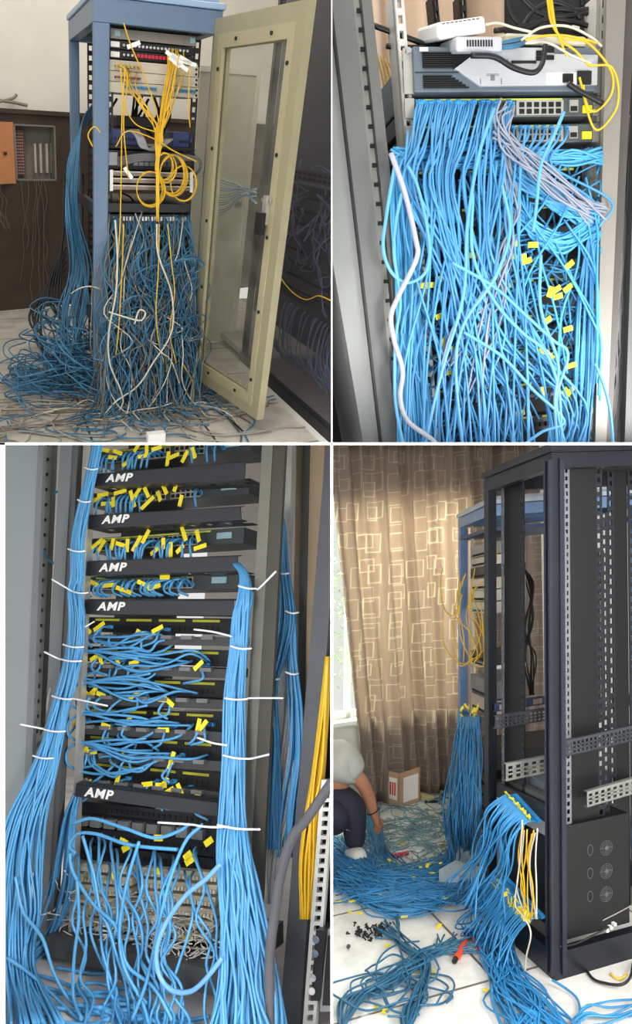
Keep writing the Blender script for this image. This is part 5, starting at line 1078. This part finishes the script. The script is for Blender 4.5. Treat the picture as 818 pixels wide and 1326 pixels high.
bracket(655, 990, 706, 980, 22, -.2, GS, 'light grey bracket with oval slots left of the near post', 5, 3)
bracket(640, 912, 706, 902, 10, -.5, mat('navy_bar', (50, 62, 90), .4, .3), 'navy crossbar left of the near post', 3, 1)
# black chassis with fans
a = PX(724, 1243, -.03); yl = a[1]; yr = yv(815, 1150, -.03); zt4 = PX(760, 1064, -.03)[2]
tc = thing('server_chassis', 'big black chassis with three fan grilles in the near rack', 'server', (-.03, yl, a[2])); CB = mat('chassis_black', (19, 20, 22), .45, .2, var=.06)
MB().box(-.52, -.03, yl+.03, yr, .12, zt4, .004).build('case', CB, tc)
gm = mat('grille_grey', (84, 86, 90), .5); yg0, yg1 = yv(777, 1120, -.03), yv(796, 1120, -.03)
for i, v in enumerate((1098, 1128, 1158)):
    p = PX(785, v, -.028); w = MB()
    for r in (.028, .021, .014): w.tube([(-.029, p[1]+r*math.cos(q*PI/10), p[2]+r*math.sin(q*PI/10)) for q in range(21)], .0012, 4)
    for q in range(4): w.box(-.03, -.028, p[1]-.03, p[1]+.03, p[2]-.0008, p[2]+.0008) if q == 0 else w.box(-.03, -.028, p[1]-.0008, p[1]+.0008, p[2]-.03, p[2]+.03)
    w.cyl((-.029, p[1], p[2]), (-.026, p[1], p[2]), .009, 10); w.build('fan_grille', gm, tc)
    p = PX(764, v+3, -.028); w = MB(); w.tube([(-.029, p[1]+.012*math.cos(q*PI/6), p[2]+.02*math.sin(q*PI/6)) for q in range(13)], .0015, 4); w.build('side_fan_grille', gm, tc)
MB().box(-.5, -.1, yl+.05, yr-.05, zt4, zt4+.05, .004).build('rack_unit', mat('unit_dark', (62, 64, 68), .4, .2), label='low dark grey unit lying on top of the black chassis', cat='server')
w = MB(); p = PX(790, 1200, -.028)
for k in range(3): w.box(-.03, -.012, p[1]-.03+k*.018, p[1]-.018+k*.018, p[2]-.01+k*.008, p[2]+k*.008)
w.build('power_plug', M_WHITE, label='white plug clipped at the foot of the black chassis', cat='plug')
cable([PX(u, v, .0) for u, v in ((788, 1200), (770, 1210), (745, 1222), (724, 1226))], .004, M_BLK, 'black lead running from the white plug along the chassis foot'); cable([PX(u, v, .0) for u, v in ((780, 1192), (800, 1182), (822, 1170))], .002, M_GREY, 'thin grey lead going right from the white plug')
# front of the chassis: line cards facing left (y = .03), ports and cables
zf1 = PY(664, 1024, .03)[2]
xL = xv(655, 1100, .03)
MB().box(-.5, -.06, .03, .05, .5, zf1).build('card_front', mat('card_black', (40, 42, 46), .5), tc)
for i in range(7):
    w = MB(); z = .5+i*(zf1-.56)/7
    w.box(-.49, -.07, .026, .03, z, z+.006); w.build('card_edge', mat('card_silver', (176, 178, 178), .4, .3), tc)
# tops inside: grey switch box
a = PY(655, 1040, .1)
MB().box(-.5, -.08, .06, .5, zf1+.0, zf1+.02).build('shelf_plate', mat('plate_grey', (96, 98, 98), .4, .3), tc)
MB().box(-.36, -.1, .1, .32, zf1+.021, zf1+.055, .003).build('network_switch', mat('switch_slate', (98, 108, 118), .4), label='slate grey switch lying on the shelf plate left of the near post', cat='network switch')
# two rows of plugs with yellow tags
PG = mat('teal_blue_plug', (30, 110, 150), .4)
def plugrow(pa, pb, n, lab, grp):
    pa, pb = np.array(pa), np.array(pb)
    for i in range(n):
        s = i/(n-1); p = pa+(pb-pa)*s+np.array((0, U(-.01, .005), U(-.008, .008))); k = i
        yield s, p
U0, U1 = PY(664, 1030, -.0), PY(695, 1064, -.0); V0_, V1_ = PY(652, 1137, -.0), PY(700, 1188, -.0)
def floorpt(u, v, h=.01): q = PZ(u, v, 0); return (q[0], q[1], h+U(0, .03))
for i in range(30):
    s = i/29; p = np.array(U0)+(np.array(U1)-np.array(U0))*s; f = R.random()
    e1 = floorpt(U(600, 640)-s*10, U(1120, 1160)); e2 = floorpt(U(500, 590), U(1150, 1195)); e3 = floorpt(U(429, 520), U(1130, 1180))
    pth = [p, p+(0, -.05, .004), p+(-.02+U(-.02, .02), -.08-U(0, .05), -.06), p+(-.02-U(0, .16), -.08-U(0, .06), -.22), p+(-.1-U(0, .22), -.13-U(-.04, .08), -.42)] + [e1, e2, e3]
    tc_ = M_TAG if i % 2 == 0 else None
    cable(pth, .0036, M_BLUE_4, 'blue cable swooping from the upper plug row of the near rack into the cable sea', 'cables from the upper plug row', plug=(0, .018, 0), n=5, seg=6, name='trunk_cable')
    fl_ = p+(0, -.03, .01); an = U(0, 6)
    if i % 2 == 0: MB().obox(fl_, (math.cos(an), .4, math.sin(an)), (0, 1, .2), (-math.sin(an), 0, math.cos(an)), .014, .001, .008).build('paper_flag', M_TAG, label='yellow paper flag in the upper plug row of the near rack', cat='tag', group='yellow flags of the upper plug row')
for i in range(34):
    s = i/33; p = np.array(V0_)+(np.array(V1_)-np.array(V0_))*s
    e = [floorpt(645+U(-14, 14), 1210+U(-10, 10)), floorpt(650+U(-30, 20), 1250+U(-10, 10)), floorpt(655+U(-30, 60), 1300), floorpt(670+U(-30, 90), 1345)]
    pth = [p, p+(0, -.05, .0), p+(-.04, -.1, -.08), p+(U(-.14, .02), -.1-U(0, .1), -.2)]+e
    cable(pth, .0036, M_BLUE_4, 'blue cable dropping from the lower plug row of the near rack to the tiles', 'cables from the lower plug row', plug=(0, .018, 0), n=5, seg=6, name='trunk_cable')
    for k in range(2):
        fl_ = p+(U(-.01, .01), -.04-.02*k, U(-.02, .012)); an = U(0, 6)
        if i % 2 == k or i > 16: MB().obox(fl_, (math.cos(an), .4, math.sin(an)), (0, 1, .2), (-math.sin(an), 0, math.cos(an)), .015, .001, .008).build('paper_flag', M_TAG, label='yellow paper flag in the lower plug row of the near rack', cat='tag', group='yellow flags of the lower plug row')
for i in range(9):
    a0 = (U(672, 700), U(1066, 1085)); pts = [a0, (a0[0]-U(0, 8), 1110), (a0[0]-U(-4, 10), 1150), (min(701, a0[0]+U(-4, 8)), 1190)]
    cable([PY(u, v, -.06) for u, v in pts], .0032, M_YEL if i % 3 else M_CREAM, ('yellow' if i % 3 else 'cream')+' fibre hanging between the two plug rows of the near rack', 'fibres between the plug rows '+str(bool(i % 3)), name='fibre_cable', n=4)
cable([PY(u, v, -.07) for u, v in ((676, 1062), (674, 1100), (670, 1140), (667, 1172), (680, 1190), (687, 1210), (681, 1240), (680, 1270), (690, 1300))], .0035, M_CREAM, 'cream cable dropping past the yellow flags to the tiles', seg=8)
# ---- blue rack behind
pcb = np.array(PZ(631, 1125)); dirl = np.array(PZ(583, 1062))-pcb; dirl /= np.linalg.norm(dirl); zb4 = PX(621, 655, pcb[0])[2]
Wb = np.linalg.norm(np.array(PY(568, 691, pcb[1]))[:1]-pcb[:1]) if 0 else .62
sd = np.array((-dirl[1], dirl[0], 0)); sd = sd if sd[1] > 0 else -sd
tb4, bxb = rack4('server_rack', 'steel blue rack behind the near rack, cables pouring from its middle', pcb, dirl, sd, Wb, .9, zb4, BLU4, BLU4, .05, mat('roof_light', (176, 186, 196), .4))
def B(a, b, z): return tuple(pcb+dirl*a+sd*b+np.array((0, 0, z)))
w = MB(); bxb(w, .06, Wb-.06, .4, .42, .1, zb4-.05); w.build('rear_panel', mat('rear_dim', (92, 92, 90), .6), tb4) if 0 else None
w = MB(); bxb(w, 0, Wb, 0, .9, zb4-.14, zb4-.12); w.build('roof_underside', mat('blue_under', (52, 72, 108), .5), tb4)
for a in (.08, Wb-.1):
    w = MB()
    for i in range(40): bxb(w, a, a+.02, .06, .07, .12+i*.043, .14+i*.043)
    bxb(w, a-.006, a, .06, .07, .1, zb4-.06); bxb(w, a+.02, a+.026, .06, .07, .1, zb4-.06); w.build('mounting_rail', RW, tb4)
def zB(v): return PX(600, v, pcb[0])[2]*1.0
def unitb(z0, z1, m, name, lab, cat, dep=.2, b0=.05):
    t = thing(name, lab, cat, B(Wb/2, b0, z0)); w = MB(); bxb(w, .09, Wb-.11, b0, b0+dep, z0, z1); w.build('case', m, t); return t
zt_ = zb4-.17
Z = lambda f: f*zb4
for i, (f0, f1, m, nm, lb) in enumerate(((.865, .9, mat('blank_grey', (150, 148, 142), .4), 'panel', 'grey blank panel high in the steel blue rack behind'), (.835, .862, M_STEEL, 'patch_bay', 'bright silver patch panel high in the rack behind'), (.80, .832, M_BLKM, 'patch_bay', 'black patch panel in the rack behind, with silver ports'), (.765, .797, BEI, 'fibre_tray', 'upper beige fibre tray in the rack behind'), (.73, .762, BEI, 'fibre_tray', 'middle beige fibre tray in the rack behind'), (.695, .727, BEI, 'fibre_tray', 'lowest beige fibre tray in the rack behind'), (.55, .575, M_BLKM, 'network_switch', 'black box on the shelf in the middle of the rack behind'), (.535, .545, M_WHITE, 'equipment_shelf', 'white shelf in the middle of the rack behind'), (.40, .445, mat('pinkish_tray', (178, 160, 150), .5), 'pull_out_tray', 'pinkish grey stacked trays in the rack behind'), (.45, .5, mat('mid_unit', (110, 112, 112), .4), 'router_chassis', 'grey chassis above the pinkish trays in the rack behind'))):
    t = unitb(Z(f0), Z(f1), m, nm, lb, 'rack unit'); w = MB()
    for k in range(12): bxb(w, .13+k*.028, .145+k*.028, .045, .05, Z(f0)+.006, Z(f0)+.018)
    w.build('port', M_HOLE if i != 5 else mat('adapter_blue', (38, 120, 158), .4), t)
unitb(Z(.25), Z(.3), M_BLKM, 'equipment_shelf', 'dark shelf where the cables pour out of the rack behind', 'shelf', .5)
for i in range(5): unitb(Z(.06+i*.035), Z(.085+i*.035), M_BLKM, 'network_switch', 'dark switch low in the rack behind, '+ORD[i]+' from the floor', 'network switch')
zsh = PY(610, 915, pcb[1]-.05)[2]
# pouring cables of the rack behind
for i in range(95):
    s = U(0, 1); top = np.array(PY(595+s*28, 918+s*14, pcb[1]-.02)); k = U(0, 1)
    mid = np.array(PY(588+s*28+U(-8, 9), 985+U(-20, 20), pcb[1]-.14+U(-.04, .04))); lo = np.array(PY(582+s*34+U(-10, 10), 1060+U(-20, 15), pcb[1]-.2+U(-.05, .05)))
    e1 = floorpt(590+s*20+U(-10, 5), 1110+U(-20, 20)); e2 = floorpt(540+U(-50, 40), 1150+U(-25, 25)); e3 = floorpt(470+U(-50, 40), 1130+U(-45, 50))
    cable([top, np.array(PY(592+s*28, 932, pcb[1]-.09)), mid, lo, e1, e2, e3] if i < 60 else [top, mid, lo, e1], .0036, M_BLUE_4 if i % 3 else M_BLUE_D, ('royal' if i % 3 else 'dull')+' blue cable pouring from the rack behind down into the cable sea', 'cables pouring from the rack behind '+str(bool(i % 3)), n=4, seg=5, name='trunk_cable')
for i in range(12):
    p = PY(U(596, 622), U(914, 930), pcb[1]-.08); an = U(0, 6); MB().obox(p, (math.cos(an), .4, math.sin(an)), (0, 1, .2), (-math.sin(an), 0, math.cos(an)), .015, .001, .009).build('paper_flag', M_TAG, label='yellow paper flag on top of the cables pouring from the rack behind', cat='tag', group='yellow flags of the rack behind')
for i in range(9):
    u = U(585, 625); v = U(735, 800); pts = [(u, v), (u+U(-18, 6), v+U(20, 50)), (u+U(-14, 10), v+80), (605+U(-14, 14), 860)]
    cable([PY(a_, b_, pcb[1]-.03) for a_, b_ in pts], .0035, M_YEL, 'yellow fibre strung loosely in front of the trays of the rack behind', 'yellow fibres of the rack behind', name='fibre_cable', n=4)
for i, p in enumerate((((573, 735), (570, 760), (576, 790), (590, 796), (598, 770)), ((574, 800), (572, 825), (584, 850), (600, 860), (612, 852)), ((636, 700), (644, 720), (630, 760), (640, 790), (632, 830)))):
    cable([PY(a_, b_, pcb[1]-.06) for a_, b_ in p], .0035, M_YEL, 'yellow fibre looping '+('outside the blue post, upper', 'outside the blue post, lower', 'between the blue rack and the dark left post')[i], name='fibre_cable', n=4, seg=8)
for i in range(7): cable([PY(u+U(-3, 3), v, .75) for u, v in ((672, 730), (685+i, 760), (690-i*2, 800+i*3), (676+i*3, 850), (688, 900))], .006, M_BLK, 'black cable hanging at the back between the dark uprights', 'black cables at the back', name='power_cable')
# ---- cable sea on the floor
sea = MB()
def arc(pts, r, tgt, j=10, n=5):
    tgt.tube(ss([floorpt(u+U(-j, j), v+U(-j*.6, j*.6), .006) for u, v in pts], 5), r, n)
for i in range(190):
    k = i % 5
    if k < 3: o = U(-32, 24); pts = [(600+U(-20, 40), 1105+o*.6), (585, 1140+o), (540, 1165+o), (490, 1160+o), (455, 1140+o), (420, 1120+o)]
    elif k == 3: pts = [(470+U(-15, 15), 1040+U(0, 40)), (488, 1095), (500+U(-20, 20), 1140), (540, 1165), (600+U(-20, 30), 1165)]
    else: pts = [(440+U(-10, 30), 1090), (470, 1120+U(-10, 10)), (520+U(-30, 30), 1150), (U(560, 660), 1160)]
    arc(pts, .0034, sea, 12)
sea.build('cable_sea', mat('sea_blue_jacket', (56, 130, 178), .4, var=.25, scale=5), None, 'broad heap of blue cables curving across the tiled floor', 'cable', None, 'stuff')
mess = MB()
for i in range(110):
    u, v = U(470, 600), U(1030, 1125); d = U(0, 6); p = []
    for k in range(7): p.append(floorpt(u, v, .005)); d += U(-.9, .9); u += 13*math.cos(d); v += 6*math.sin(d); u = min(u, 600); v = max(v, 1024)
    mess.tube(ss(p, 4), .0035, 4)
mess.build('loose_cable_litter', mat('litter_teal', (112, 150, 160), .5, var=.4, scale=3), None, 'thin pale and teal cable litter on the bright tiles below the curtain', 'cable', None, 'stuff')
for i in range(46):
    k = i % 3
    if k == 0: pts = [(U(560, 640), U(1200, 1240)), (560+U(-20, 20), 1240), (530+U(-20, 20), 1260), (500+U(-20, 10), 1280), (455+U(-15, 15), 1300), (440, 1345)]
    elif k == 1: pts = [(U(480, 520), 1210+U(-20, 10)), (520, 1225+U(-8, 8)), (548+U(-8, 8), 1255), (545+U(-8, 8), 1290), (530+U(-12, 12), 1320), (525, 1345)]
    else: a0 = U(0, 6); rx, ry = U(18, 66), U(12, 46); cu_, cv_ = 515+U(-30, 26), 1275+U(-22, 30); pts = [(cu_+rx*math.cos(a0+q*.6)+U(-7, 7), cv_+ry*math.sin(a0+q*.6)+U(-4, 4)) for q in range(R.choice((5, 7, 9)))]
    cable([floorpt(u, v, .006) for u, v in pts], .004, mat('teal_jacket', (44, 100, 132), .4, var=.2, scale=5), 'dull teal cable looped on the open tiles in the foreground', 'cables looped on the foreground tiles', name='floor_cable', plug=None, seg=6)
for i in range(22):
    a0 = (645+U(-12, 12), 1200); pts = [a0, (640+U(-20, 16), 1235), (650+U(-25, 20), 1270), (665+U(-30, 40), 1300), (680+U(-40, 90), 1345)]
    cable([floorpt(u, v, .008) for u, v in pts], .0042, M_BLUE_4, 'blue cable spreading over the tiles below the near rack', 'cables spreading below the near rack', name='floor_cable', seg=6)
for i in range(6): cable([floorpt(u, v+i*4, .006) for u, v in ((740, 1326), (760, 1312), (790, 1310), (825, 1302))], .004, M_BLUE_4, 'blue cable lying in the lower right corner', 'cables in the lower right corner', name='floor_cable')
cable([floorpt(u, v, .006) for u, v in ((716, 1232), (745, 1237), (765, 1268), (785, 1280), (805, 1286), (816, 1278), (820, 1250))], .0055, M_BLK, 'black power cable curving on the tiles beside the near rack', name='floor_cable', seg=8)
cable([floorpt(u, v, .006) for u, v in ((715, 1280), (735, 1288), (748, 1300), (752, 1330))], .0045, M_BLUE_4, 'blue cable starting under the near rack corner', name='floor_cable', seg=8)
cable([floorpt(u, v, .004) for u, v in ((790, 1264), (800, 1270), (812, 1268))], .004, M_YEL, 'short yellow tape piece on the tiles at the right', name='floor_cable')
# screws, crimper, boxes
for i in range(44):
    u, v = 479+R.gauss(0, 13), 1209+R.gauss(0, 6.5); q = np.array(PZ(u, v)); a = U(0, 6); h = .016
    w = MB(); tip = q+np.array((math.cos(a)*.012, math.sin(a)*.012, U(.004, .02))); w.cyl(q+(0, 0, .003), tip, .0032, 6); w.cyl(tip, tip+(tip-q)/np.linalg.norm(tip-q)*.004, .0075, 8)
    w.build('rack_screw', M_DARK, label='small black rack screw in the scatter on the tiles', cat='screw', group='scatter of black screws')
q = np.array(PZ(450, 1228)); w = MB(); w.cyl(q+(0, 0, .003), q+(.01, 0, .012), .004, 6); w.cyl(q+(.01, 0, .012), q+(.014, 0, .015), .009, 8); w.build('rack_screw', M_DARK, label='single black screw lying apart from the scatter', cat='screw')
tp_ = thing('crimping_pliers', 'crimping pliers with orange red handles lying open on the tiles', 'pliers', PZ(608, 1222)); OR = mat('orange_red_grip', (226, 78, 44), .4)
def fp_(u, v, h=.015): q = PZ(u, v); return (q[0], q[1], h)
MB().tube(ss([fp_(604, 1218), fp_(600, 1228), fp_(593, 1242), fp_(590, 1246)], 5), [.009]*6+[.013]*10, 8).build('handle', OR, tp_); MB().tube(ss([fp_(611, 1217), fp_(618, 1226), fp_(625, 1236), fp_(629, 1240)], 5), [.009]*6+[.013]*10, 8).build('handle', OR, tp_)
MB().tube([fp_(590, 1246), fp_(588, 1250)], .011, 8).build('handle_end', M_DARK, tp_); MB().tube([fp_(629, 1240), fp_(631, 1242)], .011, 8).build('handle_end', M_DARK, tp_)
MB().tube(ss([fp_(604, 1218), fp_(607, 1211), fp_(610, 1217)], 5), .014, 8, .7).build('pivot_head', M_DARK, tp_); MB().tube([fp_(606, 1216), fp_(601, 1214)], .008, 6).build('jaw', M_DARK, tp_); MB().tube([fp_(609, 1215), fp_(611, 1210)], .009, 6).build('jaw', M_DARK, tp_)
MB().tube(ss([fp_(506, 1113), fp_(515, 1111), (fp_(528, 1108))], 4), .013, 8).build('red_tool_handle', mat('red_plastic', (176, 40, 44), .4), label='red and black tool handle lying in the cable sea', cat='tool')
def cbox(u, v, wx, wy, h, yaw, m, name, lab, cat, open_=False):
    q = np.array(PZ(u, v)); c, s = math.cos(yaw), math.sin(yaw); t = thing(name, lab, cat, tuple(q)); ex2 = np.array((c, s, 0)); ey2 = np.array((-s, c, 0)); ez = np.array((0, 0, 1.))
    def bb(mb, a0, a1, b0, b1, z0, z1): return mb.hexa([tuple(q+ex2*a+ey2*b+ez*z) for z in (z0, z1) for a, b in ((a0, b0), (a1, b0), (a1, b1), (a0, b1))])
    w = MB()
    if open_: bb(w, 0, wx, 0, wy, 0, .004); bb(w, 0, wx, 0, .004, 0, h); bb(w, 0, wx, wy-.004, wy, 0, h); bb(w, 0, .004, 0, wy, 0, h); bb(w, wx-.004, wx, 0, wy, 0, h)
    else: bb(w, 0, wx, 0, wy, 0, h)
    w.build('body', m, t); return t, bb
tq, bb = cbox(500, 1042, .14, .2, .24, .35, mat('carton_tan', (186, 150, 116), .7), 'cardboard_box', 'open cardboard box with white and red printing, below the curtain', 'box', True)
w = MB(); bb(w, .1401, .142, .04, .18, .03, .2); bb(w, .03, .12, -.0015, 0, .05, .2); w.build('printed_label', mat('print_white', (236, 232, 226), .6), tq); w = MB()
for k in range(3): bb(w, .04+k*.025, .055+k*.025, -.003, -.0015, .08, .17)
w.build('red_print', mat('print_red', (206, 60, 50), .6), tq)
q = np.array(PZ(514, 1033)); w = MB(); w.cyl(q+(0, 0, .1), q+(0, 0, .3), .028, 12); w.cyl(q+(0, 0, .3), q+(0, 0, .33), .012, 10); w.build('plastic_bottle', mat('frosted_plastic', (206, 208, 206), .3), label='clear plastic bottle standing in the cardboard box', cat='bottle')
cbox(568, 1150, .2, .14, .09, .5, mat('weathered_white', (164, 178, 184), .6, var=.2, scale=12), 'rubble_block', 'grey white block half covered by cables beside the pouring bundle', 'block')
cbox(590, 1128, .22, .2, .13, .3, mat('dusty_carton', (140, 154, 164), .6, var=.2, scale=10), 'flattened_carton', 'pale crumpled carton under the pouring cables', 'box')
cbox(538, 1034, .16, .05, .04, .2, mat('foam_yellow', (204, 190, 140), .7), 'foam_piece', 'yellowish foam piece on the floor right of the cardboard box', 'foam')
for i in range(3): cable([fp_(*p, .01) for p in ((530, 1034), (545, 1020+i*3), (565, 1012+i*3), (578, 1020), (570, 1034+i*2), (550, 1040))], .008, M_BLK, 'black hose looping on the floor at the curtain foot', 'black hoses at the curtain foot', name='hose')
for i in range(46):
    u, v = U(440, 640), U(1050, 1320)
    if R.random() < .5: u, v = U(432, 600), U(1060, 1200)
    q = np.array(PZ(u, v)); an = U(0, 3); MB().obox(q+(0, 0, .03 if v < 1200 and v > 1120 else .008), (math.cos(an), math.sin(an), U(-.2, .2)), (-math.sin(an), math.cos(an), 0), (0, 0, 1), .016, .009, .0008).build('paper_flag', M_TAG, label='yellow paper flag lying '+('among the cables of the cable sea' if v < 1200 else 'on the open foreground tiles'), cat='tag', group='yellow flags on the floor '+str(v < 1200))
for i in range(60):
    u, v = U(470, 600), U(1045, 1130); q = np.array(PZ(u, v)); an = U(0, 3); s = U(.02, .06); MB().obox(q+(0, 0, .004), (math.cos(an), math.sin(an), U(-.2, .2)), (-math.sin(an), math.cos(an), 0), (0, 0, 1), s, s*.5, .0012).build('paper_scrap', M_WTAG if i % 3 else mat('scrap_grey', (150, 146, 140), .7), label=('white' if i % 3 else 'grey')+' paper scrap on the littered tiles near the curtain', cat='scrap', group='paper scraps near the curtain '+str(bool(i % 3)))
# ---- person crouching at the left edge, one arm reaching to the floor
SK = mat('skin', (176, 122, 92), .5, var=.04); SH = mat('grey_white_shirt', (176, 176, 168), .8, var=.06); TR = mat('dark_trousers', (38, 38, 52), .8, var=.1); SHO = mat('white_shoe', (206, 202, 194), .6)
def skin(name, verts, edges, m, parent, sub=2, **kw):
    """verts: (local point, radius)"""
    me = bpy.data.meshes.new(name); me.from_pydata([tw(p) for p, r in verts], edges, []); o = bpy.data.objects.new('tmp_'+name, me); C.objects.link(o)
    md = o.modifiers.new('s', 'SKIN'); 
    for i, (p, r) in enumerate(verts): sv = me.skin_vertices[0].data[i]; rr = r if hasattr(r, '__len__') else (r, r); sv.radius = rr; sv.use_root = (i == 0)
    sb = o.modifiers.new('sub', 'SUBSURF'); sb.levels = sub; sb.render_levels = sub; bpy.context.view_layer.update()
    ev = o.evaluated_get(bpy.context.evaluated_depsgraph_get()); m2 = ev.to_mesh(); vs = [v.co.copy() for v in m2.vertices]; fs = [list(p.vertices) for p in m2.polygons]; ev.to_mesh_clear(); bpy.data.objects.remove(o)
    A, t, Ai = FR[K]; w = MB(); w.add([tuple(Ai @ (np.array((v.x, -v.z, v.y))-t)) for v in vs], fs, True); return w.build(name, m, parent, **kw)
xp = np.array(PZ(492, 1100))[0]   # depth plane of the arm
def pp(u, v, dx=0): return PX(u, v, xp+dx)
pr = thing('person', 'person in grey white shirt and dark trousers crouching, one arm reaching to the floor', 'person', PZ(455, 1112))
body = [(pp(424, 1036, -.1), .08), (pp(432, 1010, -.1), .1), (pp(438, 992, -.08), .1), (pp(418, 975, -.08), .09), (pp(400, 958, -.08), .09), (pp(456, 1000, -.02), .055), (pp(468, 1012, .0), .046), (pp(477, 1030, .0), .04), (pp(481, 1045, .0), .036), (pp(485, 1056, .01), .028), (pp(488, 1064, .01), (.03, .02)), (pp(489, 1069, .01), (.028, .016))]
bd = skin('body', body, [(0, 1), (1, 2), (2, 3), (3, 4), (2, 5), (5, 6), (6, 7), (7, 8), (8, 9), (9, 10), (10, 11)], SK, pr)
for k, (du, dv, ln) in enumerate(((-3.2, 0, .8), (-1.0, .6, 1.0), (1.2, .6, 1.05), (3.2, 0, .9), (5.0, -4.5, .7))):
    a0 = (489+du*.7, 1067+dv); pts = [a0, (a0[0]+du*.35+.4, a0[1]+4.6*ln), (a0[0]+du*.4-.2, a0[1]+8.4*ln), (a0[0]-1.2+du*.3, a0[1]+11.4*ln)]
    MB().tube(ss([pp(u, v, .012-.004*j) for j, (u, v) in enumerate(pts)], 5), [.0105]*6+[.0095]*5+[.0085]*4+[.006], 8).build(('little_finger', 'ring_finger', 'middle_finger', 'index_finger', 'thumb')[k], SK, bd)
MB().tube([pp(479.5, 1049.5), pp(485.5, 1047.5)], .004, 6).build('bracelet', M_DARK, pr, label='dark bracelet') if 0 else None
w = MB(); ca, cb_ = np.array(pp(483, 1050)), np.array(pp(485.5, 1056)); ax_ = (cb_-ca)/np.linalg.norm(cb_-ca); e1 = np.cross(ax_, (1, 0, 0)); e1 /= np.linalg.norm(e1); e2 = np.cross(ax_, e1)
w.tube([ca+(e1*math.cos(q*PI/8)+e2*math.sin(q*PI/8))*.037 for q in range(17)], .004, 5); w.build('bracelet', M_DARK, pr)
shirt = [(pp(420, 1058, -.1), .19), (pp(432, 1008, -.1), .175), (pp(440, 986, -.08), .15), (pp(418, 968, -.08), .13), (pp(456, 996, -.02), .095), (pp(466, 1006, .0), .075)]
skin('shirt', shirt, [(0, 1), (1, 2), (2, 3), (2, 4), (4, 5)], SH, pr)
tr = [(pp(417, 1046, -.12), .185), (pp(440, 1040, -.05), .135), (pp(457, 1046, .0), .105), (pp(458, 1062, .02), .08), (pp(459, 1082, .03), .066), (pp(460, 1099, .03), .062)]
skin('trousers', tr, [(0, 1), (1, 2), (2, 3), (3, 4), (4, 5)], TR, pr)
tr2 = [(pp(420, 1058, -.12), .15), (pp(432, 1056, .1), .11), (pp(424, 1070, .12), .09)]
skin('trouser_leg', tr2, [(0, 1), (1, 2)], TR, pr)
sh = [(pp(459, 1098, .03), .062), (pp(459, 1106, .04), .07), (pp(463, 1110, .1), .058), (pp(468, 1112, .16), .045)]
skin('shoe', sh, [(0, 1), (1, 2), (2, 3)], SHO, pr)
MB().box(xp-.1, xp+.25, PZ(429, 1100)[1]-.5, PZ(440, 1100)[1], .0, .02).build('cardboard_sheet', mat('beige_sheet', (216, 208, 190), .7), label='pale flat sheet on the floor beneath the crouching person', cat='sheet') if 0 else None
